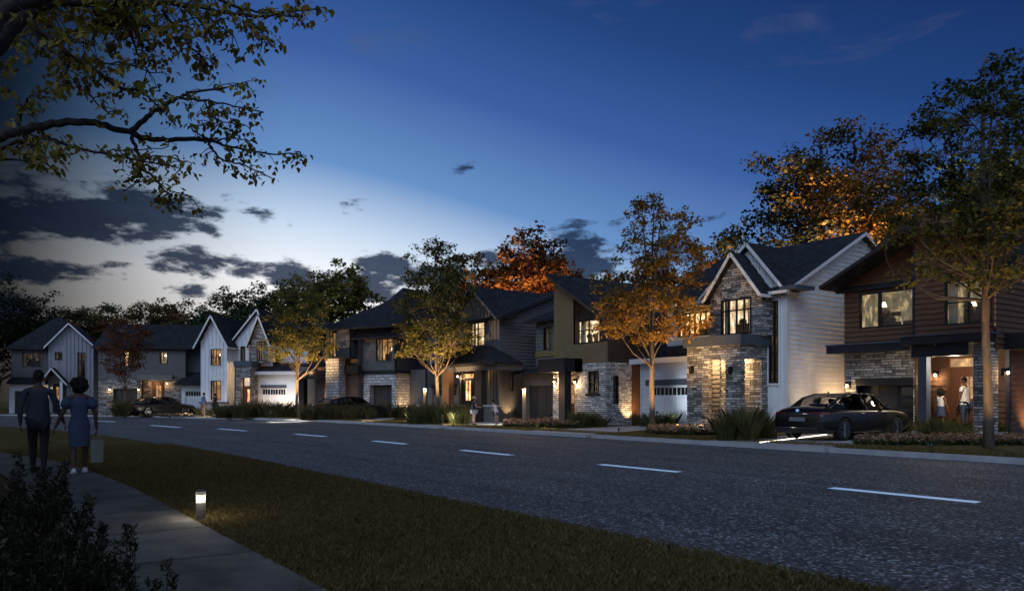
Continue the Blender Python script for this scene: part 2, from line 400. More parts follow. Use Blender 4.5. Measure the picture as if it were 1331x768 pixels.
    def garage(s, v, h, m=None, nsec=4, glass='row', label=None):
        u0, u1, z0, z1 = h; mb = MB(); n = nsec; ph = (z1-z0)/n; ncol = max(2, round((u1-u0)/.75))
        mb.box(u0, u1, v, v+.05, z0, z1)
        wr = []
        for i in range(n):
            for j in range(ncol):
                a = u0+(u1-u0)*j/ncol+.03; b = u0+(u1-u0)*(j+1)/ncol-.03; p = z0+i*ph+.03; q = z0+(i+1)*ph-.03
                if glass == 'row' and i == n-1: wr.append((a, b, p+.04, q-.03)); mb.box(a, b, v-.012, v, p, p+.038); continue
                if glass == 'col' and j == ncol-1: wr.append((a+.05, b-.02, p+.04, q-.04)); continue
                mb.box(a, b, v-.022, v-.001, p, q)
        o = mb.build('garage_door', m or GDOOR, s.root)
        if label: o['label'] = label
        for (a, b, p, q) in wr:
            g = MB(); g.box(a, b, v-.02, v-.004, p, q); w = g.build('pane', PANED, o)
            if glass == 'row':
                g = MB()
                for k in range(1, 3): x = a+(b-a)*k/3; g.box(x-.012, x+.012, v-.03, v-.021, p, q)
                g.build('muntin', m or GDOOR, w)
        hd = MB(); hd.box((u0+u1)/2-.08, (u0+u1)/2+.08, v-.05, v-.024, z0+ph*.5, z0+ph*.5+.03); hd.build('handle', BLACK, o)
        return o
    def door(s, v, h, m=None, glass=(.25, .75, .45, .92), room=None, transom=0, nx=2, label=None):
        u0, u1, z0, z1 = h; W = u1-u0; zt = z1-transom; H = zt-z0
        mb = MB(); mb.box(u0-.08, u0, v-.08, v+.02, z0, z1+.08); mb.box(u1, u1+.08, v-.08, v+.02, z0, z1+.08); mb.box(u0, u1, v-.08, v+.02, z1, z1+.08)
        if transom: mb.box(u0, u1, v-.06, v+.02, zt-.03, zt+.03)
        g0, g1, k0, k1 = u0+W*glass[0], u0+W*glass[1], z0+H*glass[2], z0+H*glass[3]
        for b in ((u0, g0, z0, zt), (g1, u1, z0, zt), (g0, g1, z0, k0), (g0, g1, k1, zt)): mb.box(b[0], b[1], v-.045, v, b[2], b[3])
        mb.box(g0, g1, v-.06, v-.045, z0+H*.06, k0-H*.06)
        o = mb.build('door', m or DOORW, s.root)
        if label: o['label'] = label
        g = MB(); g.box(g0, g1, v-.03, v-.02, k0, k1)
        if transom: g.box(u0, u1, v-.03, v-.02, zt+.03, z1)
        g.build('door_glass', room or ROOMM, o)
        g = MB()
        for i in range(1, nx): x = g0+(g1-g0)*i/nx; g.box(x-.015, x+.015, v-.05, v-.031, k0, k1)
        g.box(g0, g1, v-.048, v-.031, (k0+k1)/2-.015, (k0+k1)/2+.015)
        g.build('muntin', m or DOORW, o)
        g = MB(); g.tube([(u1-.09, v-.09, z0+.95), (u1-.09, v-.09, z0+1.25)], [.014, .014], 6); g.box(u1-.1, u1-.08, v-.09, v-.04, z0+1.0, z0+1.02); g.build('handle', BLACK, o)
        return o
PANED = mat('dark_garage_pane', (.012, .011, .01), .08, .2, 2, spec=.6)
# ================================================================ HOUSES
ZB = .12
# ---- brown timber house
_x = lambda px, Y: -Y*(.8134-.5817*(px-CX)/F)/(.5817+.8134*(px-CX)/F)
h = House(_x(1098, 27.9), 27.9, 0, label='brown timber clad house with a covered front porch and two lit upstairs windows', cat='house'); h.root.name = 'timber_house'
uA = 0; uM = h.U(1189, 0); vR = -.55; uR = h.U(1293, vR)
zc0 = h.Z(h.U(1145, 0), 0, 458); zc1 = h.Z(h.U(1145, -.7), -.7, 446); zE = h.Z(0, 0, 372)
gh = (h.U(1112, 0), h.U(1188, 0)-.02, ZB+.03, h.Z(h.U(1150, 0), 0, 491))
h.wall('f', 0, uA, uM, ZB-.1, zc0, 'flat', STONE, [gh], name='stone_wall', jamb=.5)
w1 = h.front(0, 1117, 1188, 378, 425)
um = h.U(1195, 0); zp = zE+.48*(um-uA)
h.wall('f', 0, uA, uM, zc0, zE, 'lap', BROWN, [w1], peak=(uM, zE+.48*(uM-uA), uA, uM+.001), name='upper_wall')
h.window('f', 0, w1, nx=1, tr=(), room=ROOMG, label='wide lit window with a potted plant inside', curtain=False, seed=4)
mb = MB(); mb.box(w1[0]+.75, w1[0]+.87, -.03, .05, w1[2]+.03, w1[3]-.03); mb.build('window_post', BLACK, h.root)
h.box('recess_frame', gh[0]-.06, gh[0], .1, .48, ZB, gh[3], DARK); h.box('lintel', gh[0], gh[1], -.02, .3, gh[3]-.28, gh[3]-.003, DARK)
h.garage(.45, (gh[0], gh[1], ZB, gh[3]-.28), GDARK, 4, 'col', 'charcoal garage door with a column of panes')
# right section over the porch
uB = h.U(1190, vR)
w2 = h.front(vR, 1228, 1290, 362, 421)
zq = zc1+.12
h.wall('f', vR, uB, uR, zq, zE+1.0, 'lap', BROWN, [w2], peak=(uB+.3, zE+2.3), name='upper_wall')
h.window('f', vR, w2, nx=2, tr=(.5,), room=ROOMG, label='tall four pane window behind the street tree', seed=1)
h.box('corner_trim', uB-.09, uB+.0, vR-.03, .03, zq, zE+2.2, DARK)
h.wall('r', uR, vR, 10, zc0-.1, zE+1.0, 'lap', BROWN, name='side_wall', peak=(4.7, zE+3.2))
h.wall('r', uR, .55, 10, ZB-.1, zc0-.1, 'lap', BROWN, name='lower_side_wall')
h.box('corner_trim', uR-.08, uR+.045, .43, .55, ZB, zc0, DARK)
# canopy beams
h.box('canopy', uA-.32, uB-.1, -.75, .4, zc0, zc1, DARK); h.box('canopy', uB-.1, uR+.0, vR-.85, 1.5, zc0+.12, zc1+.1, DARK)
h.box('canopy', uR, uR+.75, .1, 1.7, zc0-.1, zc1+.14, DARK); h.box('canopy_cap', uA-.36, uB-.1, -.79, .1, zc1+.002, zc1+.05, SLATE); h.box('canopy_cap', uB-.14, uR+.05, vR-.9, vR+.3, zc1+.102, zc1+.15, SLATE)
h.box('porch_beam', uB+.15, uR-.55, vR-.6, vR-.3, zc0-.3, zc0+.1, DARK)
fl = .32
h.box('porch_floor', uB, uR-.003, vR-.75, 1.3, ZB-.3, fl, CONC); h.box('porch_step', h.U(1240, -1.6), uR-.6, vR-1.1, vR-.755, ZB-.3, fl-.15, CONC)
h.wall('f', 1.3, uM, uR, fl, zc0+.1, 'lap', PORCHW, name='porch_wall'); h.wall('r', uM, 0, 1.3, fl, zc0+.1, 'lap', PORCHW, name='porch_wall')
h.box('porch_post', h.U(1196, vR-.45), h.U(1207, vR-.45), vR-.6, vR-.3, fl, zc0-.3, SLATE)
pl = MB(); pl.box(h.U(1265, vR-.5), h.U(1283, vR-.5), vR-.5, vR+.3, fl-.2, zc0+.12); pl.build('stone_pillar', STONE, h.root)
dz = h.Z(h.U(1250, 1.25), 1.25, 466)
h.door(1.25, (h.U(1236, 1.25), h.U(1236, 1.25)+1.02, fl, dz), glass=(.35, .9, .5, .85), transom=.32, nx=4)
h.lamp(h.U(1218, 1.26), 1.26, h.Z(h.U(1218, 1.2), 1.2, 487), e=6); h.lamp(uR+.05, h.V(1302, uR), h.Z(uR, h.V(1302, uR), 484), 1, 0, e=6)
light('POINT', (h.U(1240, -.8), -.8, zc0-.5), 48, (1, .8, .58), h.root, r=.12)
h.lamp(h.U(1104, 0), -.05, h.Z(h.U(1104, 0), 0, 501), e=5)
h.wall('l', uA, 0, 10, ZB-.1, zE, 'lap', BROWN, name='side_wall', peak=(4.7, zE+3.2))
vr = h.V(1126, uA-.4)+.3
h.gable_s(uA, uR, 0.2, 4.7, 9.5, zE, zE+3.1, oh=.3, fo=.3)
h.gable_f(uA, uM+.25, uR+.2, vR+.1, 4.4, zE, zE+.48*(uM+.25-uA), zE+.8, oh=.3, fo=.75, vv=3.6)
h.box('rear_wall', uA+.05, uR-.05, 9.3, 9.4, ZB, zE, BROWN)
H1 = h
# ---- white and stone house
h = House(_x(1022.5, 26.5), 26.5, 0, label='white board and batten house with a stone gable and a stone porch', cat='house'); h.root.name = 'white_stone_house'
zE = h.Z(0, 0, 374); ug = h.U(996, 0); uL2 = -4.1; um = h.U(968, -.4)
w = h.front(0, 999.5, 1012.5, 391, 498)
h.wall('f', 0, ug-.9, 0, ZB-.1, zE, 'bb', WHITE, [w], peak=(um, h.Z(um, -.4, 320), uL2, 0), name='gable_wall')
zP = h.Z(um, -.4, 318)
h.window('f', 0, w, nx=2, tr=(.16, .36, .58, .8), room=ROOMD, trim=WTRIM, label='tall narrow stairwell window', curtain=False)
h.box('corner_trim', -.1, .05, -.05, .1, ZB-.1, zE+.02, WTRIM)
vp = h.V(1126, .3); zr = h.Z(0, vp, 306)
h.wall('r', 0, 0.001, 2*vp, ZB-.1, zE, 'lap', WHITE, name='side_wall', peak=(vp, zr))
uL = h.U(868, .9)
h.gable_s(uL, 0, 0, vp, 2*vp, zE, zr, oh=.35, fo=.28, fm=WTRIM)
h.gable_f(uL2, um, 0.0, 0, vp-.6, zE-.02, zP, zE-.02, oh=.2, fo=.3, fm=WTRIM, vv=min(vp, (zP-zE)/((zr-zE)/vp)+.2))
h.box('eave_return', -.05, .75, -.42, .75, zE-.12, zE+.02, SLATE)
# stone porch
vP = h.V(962, h.U(997, 0)); uC = h.U(997, 0); uC = h.U(962, -1.75); vP = -1.75
zs0 = h.Z(uC, vP, 447); zs1 = h.Z(uC, vP, 434)
uW = h.U(893, vP)
ho = h.front(vP, 912, 943, 466, 549); hs = h.side(uC, 968, 990, 466, 549); ho = (ho[0], ho[1], ZB+.25, hs[3]); hs = (hs[0], hs[1], ZB+.25, hs[3])
h.wall('f', vP, uW, uC, ZB-.1, zs0, 'flat', STONE, [ho], name='stone_porch', jamb=.42); h.wall('r', uC, vP, 0, ZB-.1, zs0, 'flat', STONE, [hs], name='stone_porch', jamb=.42)
h.wall('l', uW, vP, 1, ZB-.1, zs0, 'flat', STONE, name='stone_porch')
h.box('balcony_slab', uW-.12, uC+.12, vP-.12, -.001, zs0, zs1, SLATE); h.box('porch_floor', uW, uC, vP+.1, -.01, ZB-.2, ZB+.22, CONC)
h.box('porch_wall', uW+.005, uC-.005, -.12, -.02, ZB+.2, zs0-.02, STONE)
h.wall('f', -.14, uW+.02, uW+.42, ZB+.22, zs0-.05, 'lap', TAUPE, name='porch_siding')
light('POINT', (uC-1.2, -.7, zs0-.5), 50, WARM, h.root, r=.1); light('POINT', (uC-2.6, -.7, zs0-.5), 34, WARM, h.root, r=.1)
for p in (900.5, 951):
    mb = MB(); q = h.U(p, vP); z = h.Z(q, vP, 481); mb.box(q-.05, q+.05, vP-.03, vP-.002, z-.12, z+.15); mb.lathe([(.0, .16), (.09, .07), (.07, -.12), (.02, -.16)], 8, (q, vP-.13, z)); mb.bar((q, vP, z+.12), (q, vP-.13, z+.16), .025, .025)
    mb.build('wall_lamp', BLACK, h.root)
# upper stone gable
vg = -.65; g0 = h.U(923, vg); g1 = h.U(991, vg); zg = h.Z(g1, vg, 380); gm = (g0+g1)/2; zgp = h.Z(gm, vg-.3, 331)
w = h.front(vg, 937, 977, 388, 435)
h.wall('f', vg, g0, g1, zs1, zg, 'flat', STONE, [w], peak=(gm, zgp-.1), name='stone_gable', jamb=.2); h.wall('r', g1, vg, 0, zs1, zg, 'flat', STONE, name='stone_gable'); h.wall('l', g0, vg, 1, zs1, zg, 'flat', STONE, name='stone_gable')
h.window('f', vg, w, nx=4, tr=(.68,), room=ROOMB, label='wide lit window with stacked panes in the stone gable', seed=7, fw=.07, mw=.05)
h.gable_f(g0, gm, g1, vg, .9, zg, zgp, zg, oh=.12, fo=.3, fm=WTRIM)
# left wing
w = h.front(.9, 882, 924, 406, 437)
h.wall('f', .9, uL, g0, 2.4, zE+.2, 'lap', WHITE, [w], name='upper_wall'); h.wall('l', uL, .9, 2*vp-.05, ZB, zE-.05, 'lap', WHITE, name='side_wall', peak=(vp, zr-.15)); h.box('rear_wall', uL+.05, -.05, 2*vp-.3, 2*vp-.2, ZB, zE, WHITE)
h.window('f', .9, w, nx=6, tr=(), room=ROOMB, trim=WTRIM, label='row of six brightly lit panes')
vq = -.1; q0 = h.U(834, vq); q1 = uW+.05; zq = h.Z((q0+q1)/2, vq, 465)
gh = h.front(vq, 846, 893, 502, 549); gh = (gh[0], q1, ZB+.02, gh[3])
h.wall('f', vq, q0, q1, ZB-.1, zq, 'lap', WHITE, [gh], name='garage_wall', jamb=.2); h.wall('l', q0, vq, 4, ZB-.1, zq, 'lap', WHITE, name='garage_side_wall')
h.box('corner_trim', q0-.04, q0+.09, vq-.05, vq+.1, ZB-.1, zq, WTRIM); h.box('garage_header', gh[0]-.3, gh[1], vq-.06, vq-.0, gh[3]+.05, gh[3]+.32, SLATE)
h.garage(vq+.15, gh, GDOOR, 4, 'row', 'white panelled garage door with a row of small panes')
mb = MB(); zt = h.Z(uL, 1.0, 441)
mb.slab([(q0-.35, vq-.4, zq), (q1+.02, vq-.4, zq), (q1+.02, 4, zt+1.1), (q0-.35, 4, zt+1.1)], (0, 0, -.12)); rf = mb.build('garage_roof', ROOF, h.root)
mb = MB(); mb.box(q0-.36, q1+.02, vq-.47, vq-.4, zq-.22, zq+.02); mb.build('gutter', WTRIM, rf)
H2 = h
# ---- modern olive house
h = House(_x(788, 25), 25, 0, label='modern olive panelled house with a slanted roof and a white stone box', cat='house'); h.root.name = 'modern_house'
zs = h.Z(0, 0, 470); u7 = h.U(757, 0); v2 = h.V(821, 0)
w = h.front(0, 764.5, 778.5, 482, 511); ws = h.side(0, 797, 804, 488, 525)
h.wall('f', .0, u7-.6, 0, ZB-.1, zs, 'flat', STONEL, [w], name='stone_wall'); h.wall('r', 0, 0, v2, ZB-.1, zs, 'flat', STONEL, [ws], name='stone_wall')
h.window('f', 0, w, nx=2, tr=(.5,), room=ROOMD); h.window('r', 0, ws, nx=1, tr=(), room=ROOMD, label='narrow dark window in the stone side')
h.box('window_sill', w[0]-.12, w[1]+.12, -.1, -.01, w[2]-.1, w[2]-.02, BLACK)
h.wall('r', .03, v2, 9.5, ZB-.1, zs+.02, 'flat', RUST, name='side_wall')
# roof line: high on the left
pu, pz = h.U(709, -.5), h.Z(h.U(709, -.5), -.5, 355); ru = .45; rz = h.Z(0, -.5, 407)
slz = (pz-rz)/(pu-0); ztop = lambda u: rz+slz*u-.16
uo0 = h.U(720, -.02); uo1 = h.U(745, -.02); zb0 = h.Z(h.U(766, 0), 0, 446)
def polywall(nm, pts, m, ax='f', c=0, t=.12):
    P = h.P(ax, c); mb = MB(); mb.slab([P(a, 0, z) for a, z in pts], Vector(P(0, -t, 0))-Vector(P(0, 0, 0))); return mb.build(nm, m, h.root)
polywall('olive_wall', [(uo0, zs-.5), (uo1, zs-.5), (uo1, ztop(uo1)), (uo0, ztop(uo0))], OLIVE, c=-.02)
polywall('olive_band', [(uo1+.002, zs+.002), (0, zs+.002), (0, zb0), (uo1+.002, zb0)], OLIVE, c=-.02)
w = h.front(.4, 750.5, 780, 415, 447)
w = (w[0], w[1], max(w[2], zb0+.05), w[3])
h.wall('f', .4, uo1, -.0, zb0-.3, zs+1.2, 'flat', DBROWN, [w], name='bay_wall')
h.wall('f', .4, uo1, -.0, zs+1.2, ztop(0)-.02, 'flat', DBROWN, [w], name='bay_wall', peak=(uo1+.01, ztop(uo1)))
h.wall('r', uo1-.12+.12, 0, .4, zb0, ztop(uo1), 'flat', DBROWN, name='bay_wall')
h.window('f', .4, (w[0], w[1], w[2], min(w[3], w[2]+1.5)), nx=2, tr=(.55,), room=ROOMB, label='bright two part window in the recessed bay')
h.wall('r', 0.0, .1, 9.5, zs, ztop(0)+.05, 'flat', DBROWN, name='upper_side_wall'); h.wall('l', uo0, 0, 9.5, 2, ztop(uo0), 'lap', GREY, name='side_wall')
h.roof([[(pu, -.5, pz), (ru, -.5, rz+slz*ru), (ru, 9.8, rz+slz*ru), (pu, 9.8, pz)]], th=.2, fascia=[((pu, -.54, pz), (ru, -.54, rz+slz*ru)), ((ru+.03, -.5, rz+slz*ru), (ru+.03, 9.8, rz+slz*ru))], fm=DBROWN)
# canopy, column, entrance
uc1 = h.U(733, -1.2); uc0 = h.U(699, -1.2); zk0 = h.Z(uc1, -1.2, 483); zk1 = h.Z(uc1, -1.2, 465)
h.box('canopy', uc0, uc1, -1.2, -.03, zk0, zk1, DARK); h.box('canopy', uc1, u7+.0, -.5, -.03, zk0+.02, zk1-.02, DARK)
h.box('column', h.U(726, -1.05), h.U(734, -1.05), -1.05, -.65, ZB, zk0, DARK)
ud0 = h.U(735, .7); ud1 = ud0+.95; us = h.U(719, -.02)
h.box('stone_sliver', us, h.U(727, -.02)+.1, -.02, .7, ZB, zk0, STONEL); h.wall('f', .75, us, 0, ZB, zk0+.5, 'flat', STONEL, name='entrance_wall')
h.wall('l', u7-.6, 0, .75, ZB, zk0, 'flat', STONEL, name='stone_wall')
h.door(.72, (ud0, ud1, ZB+.2, zk0-.15), glass=(.25, .75, .45, .93), transom=.3, label='reddish front door beside the pale stone')
h.lamp(h.U(723, -.03), -.03, h.Z(u7, 0, 495), e=8); h.lamp(u7-.42, -.03, h.Z(u7, 0, 496), e=10); light('POINT', (ud1-.4, -.3, zk0-.25), 8, WARM, h.root, r=.1)
# garage wing
vW = 1.3; a0 = h.U(680, vW); a1 = us+.1
gh = h.front(vW, 685, 718.5, 501, 545); gh = (gh[0], min(gh[1], a1-.05), ZB, gh[3]); zw = h.Z(a0, vW, 487)
h.wall('f', vW, a0, a1, ZB-.1, zw+.4, 'lap', TAUPE, [gh], name='garage_wall', jamb=.25); h.garage(vW+.2, gh, GDARK, 4, 'none', 'dark garage door under the canopy')
b0 = h.U(697, vW+.3); w = h.front(vW+.3, 706.5, 717, 425, 455)
h.wall('f', vW+.3, b0, uo0+.3, zw-.2, h.Z(b0, vW, 419), 'lap', GREY, [w], name='upper_wall')
h.window('f', vW+.3, w, nx=1, tr=(), room=ROOMD, label='dark narrow window beside the olive wall'); h.box('olive_band', b0, uo0, vW+.22, vW+.29, h.Z(b0, vW, 464), h.Z(b0, vW, 457), OLIVE)
z9 = h.Z(b0, vW, 417); h.roof([[(b0-.5, vW-.2, z9), (uo0, vW-.2, z9), (uo0, 7, z9+2.2), (b0-.5, 7, z9+2.2)]], fascia=[((b0-.5, vW-.22, z9), (uo0, vW-.22, z9))])
mb = MB(); mb.slab([(a0-.2, vW-.8, zw+.1), (uc0+.4, vW-.8, zw+.1), (uc0+.4, vW+.3, zw+.5), (a0-.2, vW+.3, zw+.5)], (0, 0, -.1)); mb.build('garage_roof', ROOF, h.root)
h.box('rear_wall', uo0+.05, -.15, 9.2, 9.3, ZB, ztop(0)-.1, DBROWN); h.box('rear_wall', a0, uo0+.2, 6.5, 6.6, ZB, 5.5, GREY); h.wall('l', a0, vW, 6.5, ZB-.1, zw+.4, 'lap', TAUPE, name='garage_side_wall')
H3 = h
# ---- dark craftsman house
h = House(_x(649, 25.2), 25.2, 0, label='dark grey gabled house with a hipped porch roof on timber posts', cat='house'); h.root.name = 'craftsman_house'
zE = h.Z(0, 0, 411); zP = h.Z(h.U(617, 0), -.3, 376); um = h.U(618, 0); ul = h.U(598, 0); ul0 = h.U(556, .6)
w = h.front(0, 611.5, 630, 419, 450)
h.wall('f', 0, ul, 0, ZB-.1, zE, 'bb', GREY, [w], peak=(um, zP, 2*um, 0), name='gable_wall')
h.window('f', 0, w, nx=2, tr=(.72, .38), room=ROOMB, trim=GREY, label='lit window below the gable')
h.wall('r', 0, 0, 9.6, ZB-.1, zE, 'lap', GREY, [ws2 := h.side(0, 662, 667.5, 485, 508)], peak=(5.3, h.Z(0, 5.3, 378)), name='side_wall')
h.window('r', 0, ws2, nx=1, tr=(), room=ROOMD, label='narrow window on the long side wall')
h.box('corner_trim', -.1, .05, -.05, .1, ZB-.1, zE, GREYB)
w = h.front(.6, 573, 593.5, 431, 456)
h.wall('f', .6, ul0, ul, 2.2, zE, 'lap', GREYB, [w], name='upper_wall'); h.window('f', .6, w, nx=3, tr=(), room=ROOMM, trim=GREYB, label='three part window behind the green street tree')
h.wall('l', ul0, .6, 9.6, ZB, zE, 'lap', GREY, name='side_wall', peak=(5.3, h.Z(0, 5.3, 378)-.1)); h.box('rear_wall', ul0+.05, -.05, 9.4, 9.5, ZB, zE, GREY)
h.gable_s(ul0, 0, 0.2, 5.3, 10.2, zE, h.Z(0, 5.3, 377), oh=.3, fo=.3); h.gable_f(2*um, um, 0, 0, 5, zE, zP+.05, zE, oh=.3, fo=.4, fm=GREYB, vv=4.9)
h.box('eave_return', -.05, .8, -.4, .7, zE-.14, zE, DARK)
# porch
vF = -1.5; e0 = h.U(556, vF-.3); e1 = h.U(641, vF-.3); ze = h.Z((e0+e1)/2, vF-.3, 473); zt = h.Z(um, 0, 451)
mb = MB(); mb.slab([(e0, vF-.35, ze), (e1+.3, vF-.35, ze), (-.9, -.0, zt), (e0+1.2, -.0, zt)], (0, 0, -.14)); mb.slab([(e1+.3, vF-.35, ze), (e1+.3, .0, ze), (-.9, .0, zt)], (0, 0, -.14)); mb.slab([(e0, .6, ze), (e0, vF-.35, ze), (e0+1.2, 0, zt), (e0+1.2, .6, zt)], (0, 0, -.14))
mb.build('porch_roof', ROOF, h.root); h.box('porch_beam', e0+.2, e1+.1, vF-.1, vF+.12, ze-.42, ze-.1, GREYB); h.box('porch_beam', e1-.1, e1+.12, vF+.121, 0, ze-.42, ze-.1, GREYB)
h.box('gutter', e0, e1+.33, vF-.44, vF-.36, ze-.17, ze-.01, DARK)
for a, b, m, nm in ((577, 586, TIMB, 'timber_post'), (620, 628.5, DARK, 'porch_post')):
    h.box(nm, h.U(a, vF), h.U(b, vF), vF-.15, vF+.2, ZB-.1, ze-.42, m)
gw = h.U(596, .6)
gh = h.front(.6, 562, 594, 505, 545); gh = (gh[0], gh[1], ZB, gh[3])
h.wall('f', .6, ul0, h.U(597, .6), ZB-.1, 3.2, 'lap', TAUPE, [gh], name='garage_wall'); h.garage(.75, gh, GTAUPE, 4, 'row', 'taupe garage door with a row of small panes')
h.box('garage_header', gh[0], gh[1], .52, .6, gh[3]+.02, gh[3]+.3, DARK)
dr = h.front(-.03, 602, 617, 486, 538)
h.box('porch_floor', ul+.1, -.2, vF, -.001, ZB-.2, ZB+.25, CONC); h.box('porch_step', dr[0]-.2, dr[1]+.2, vF-.4, vF-.003, ZB-.2, ZB+.12, CONC)
h.door(-.03, (dr[0], dr[1], ZB+.26, dr[3]), DOORD, (.28, .72, .42, .95), ROOMB, transom=.28, label='dark front door with a lit glass panel')
h.lamp(h.U(597.5, -.03), -.04, h.Z(ul, 0, 489), e=9); h.lamp(h.U(627, -.03)+.1, -.04, h.Z(ul, 0, 489), e=7)
for a, b in ((545, 553), (590, 599), (628, 643)):
    q0, q1 = h.U(a, vF+.1), h.U(b, vF+.1)
    z = h.Z(q0, vF, 526); pr = h.box('pier', q0, q1, vF, vF+.4, ZB-.1, z-.1, GREY); h.box('pier_cap', q0-.08, q1+.08, vF-.06, vF+.46, z-.1, z, CONC, parent=pr)
H4 = h
# ---- hip roofed house with white brick
p = at(514, 54.5); h = House(p.x, p.y, 24, label='dark hip roofed house with white brick around a black garage', cat='house'); h.root.name = 'hip_roof_house'
zE = h.Z(0, 0, 437); z1 = h.Z(0, 0, 485); z2 = h.Z(0, 0, 481); uL = h.U(472, 0); vS = h.V(533, 0)
w = h.front(0, 489, 511, 440, 469)
h.wall('f', 0, uL, 0, z2, zE, 'lap', GREY, [w], name='upper_wall'); h.window('f', 0, w, nx=3, tr=(), room=ROOMM, trim=GREYB, label='upstairs window with vertical panes')
h.wall('r', 0, 0, 9, z2, zE, 'lap', GREY, name='side_wall'); h.box('corner_trim', -.08, .05, -.05, .08, z2, zE, DARK); h.box('belt_beam', uL, .1, -.1, vS, z1, z2+.02, DARK)
gh = h.front(.0, 480, 509, 500, 543); gh = (gh[0], gh[1], ZB, gh[3])
h.wall('f', 0.02, uL, 0, ZB-.1, z1, 'flat', BRICKW, [gh], name='brick_wall', jamb=.5); h.wall('r', -.02, 0, vS, ZB-.1, z1, 'flat', BRICKW, name='brick_wall'); h.garage(.5, gh, GDARK, 4, 'none', 'black garage door set in white brick')
h.wall('f', vS, -.05, h.U(553, vS), ZB-.1, z1+.3, 'lap', GREY, name='rear_wing_wall'); h.wall('r', 0, vS, 9, ZB, z2, 'lap', GREY, name='side_wall')
h.wall('r', h.U(553, vS), vS, 9, ZB, z1+.3, 'lap', GREY, name='rear_wing_wall')
h.hip(uL-1.0, h.U(553, vS)-.2, 0.0, 9, zE, h.Z(0, 4.5, 376), oh=.4)
vB = -.5; b0 = h.U(427, vB); b1 = h.U(455, vB); zB = h.Z((b0+b1)/2, vB, 467); zT = h.Z(b0, vB, 428)
w = h.front(vB, 428, 437, 432, 464)
b0 = h.U(424, vB)
h.wall('f', vB, b0, b1, zB, zT, 'lap', GREYB, [w], name='upper_wall'); h.wall('r', b1, vB, 2, zB, zT, 'lap', GREYB, name='upper_wall'); h.wall('f', .3, b1, uL+.01, zB, zT, 'lap', GREYB, name='upper_wall')
h.window('f', vB, w, nx=2, tr=(.68,), room=ROOMM, label='narrow lit window beside the brick pier'); h.box('corner_trim', b1-.04, b1+.05, vB-.05, vB+.05, zB, zT, DARK)
h.hip(b0, uL+3.5, vB, 8.4, zT, h.Z(b0, 4, 396), oh=.4)
c0 = h.U(423.5, vB-.9); c1 = h.U(440, vB-.9)
h.box('brick_pier', c0, c1, vB-.9, vB-.2, ZB-.1, zB, BRICKW); h.box('belt_beam', c0-.1, uL, vB-.95, vB-.1, zB, zB+.12, DARK)
h.wall('f', vB+.1, c1-.2, uL+.02, ZB-.1, zB, 'flat', BRICKB, name='brown_brick_wall'); h.wall('f', .9, h.U(390, .9), c0+.3, ZB-.1, zB-.4, 'lap', TAUPE, name='porch_wall'); h.box('beam', c1, c1+1.3, vB-.3, vB+.05, zB-1.1, zB-.5, DARK)
q = h.U(413, -.1); h.box('brick_return', q, q+.7, -.1, .9, ZB-.1, zB-.5, BRICKB); dr = h.front(.85, 420, 425.5, 494, 534); h.door(.85, (dr[0], dr[0]+.9, ZB+.1, ZB+2.2), DOORW)
e0 = h.U(385, -.8); ze = h.Z(e0, -.8, 490); zt = h.Z(e0, .9, 468)
mb = MB(); mb.slab([(e0, -.8, ze), (c0+.1, -.8, ze), (c0+.1, 1.6, zt+.3), (e0+.3, 1.6, zt+.3)], (0, 0, -.15)); mb.build('porch_roof', ROOF, h.root); h.box('gutter', e0, c0, -.88, -.81, ze-.18, ze, DARK)
h.box('porch_post', h.U(390, -.5), h.U(396.5, -.5), -.65, -.25, ZB-.1, ze-.1, DARK)
light('POINT', (q-.5, -.3, zB-.9), 14, WARM, h.root, r=.1); light('POINT', (q+1.1, .2, 1.6), 10, WARM, h.root, r=.1)
h.wall('l', uL, -.5, 1, ZB-.1, zE-.1, 'lap', GREY, name='side_wall'); h.wall('l', b0, vB, 8.5, zB-.6, zT, 'lap', GREYB, name='side_wall'); h.box('rear_wall', b0+.05, h.U(553, vS)-.1, 8.2, 8.3, ZB, zT-.1, GREY); h.wall('l', h.U(390, .9), .9, 8.2, ZB, zB-.4, 'lap', TAUPE, name='side_wall')
H5 = h
# ---- far white house with two gables
p = at(295, 62); h = House(p.x, p.y, 45, label='white double gabled house with a brightly lit garage wall', cat='house'); h.root.name = 'double_gable_house'
zE = h.Z(0, 0, 443); uL = h.U(261, 0); zP = h.Z(uL/2, -.3, 411); vS = h.V(305, 0)
w1 = h.front(0, 274, 287.5, 453.5, 475); w2 = h.front(0, 274, 287.5, 494.5, 520); zst = h.Z(uL, 0, 522)
h.wall('f', 0, uL, 0, zst, zE, 'bb', WHITE, [w1, w2], peak=(uL/2, zP), name='gable_wall'); h.box('stone_base', uL-.04, .12, -.1, .01, ZB-.1, zst-.12, STONE); h.box('base_cap', uL-.1, .15, -.14, .02, zst-.12, zst, SLATE)
h.window('f', 0, w1, nx=2, tr=(.5,), room=ROOMM, trim=WTRIM, label='upper white trimmed window'); h.window('f', 0, w2, nx=2, tr=(.75,), room=ROOMM, trim=WTRIM, label='lower white trimmed window')
h.wall('r', 0, 0, vS, ZB, zE, 'bb', WHITE, name='side_wall'); h.gable_f(uL, uL/2, 0, 0, 6, zE, zP, zE, oh=.35, fo=.5, fm=WTRIM); h.wall('l', uL, 0, 9, ZB, zE, 'bb', WHITE, name='side_wall')
vM = vS; uE = h.U(345, vM)
g1 = h.U(347, vM); pm = h.U(334.5, vM-.2); zP2 = h.Z(pm, vM, 404)
w = h.front(vM, 312.5, 323.5, 450, 471)
h.wall('f', vM, 0, g1+.5, h.Z(.5, vM, 476), zE, 'bb', WHITE, [w], peak=(pm, zP2), name='gable_wall'); h.window('f', vM, w, nx=2, tr=(), room=ROOMD, label='dark paned window between the gables')
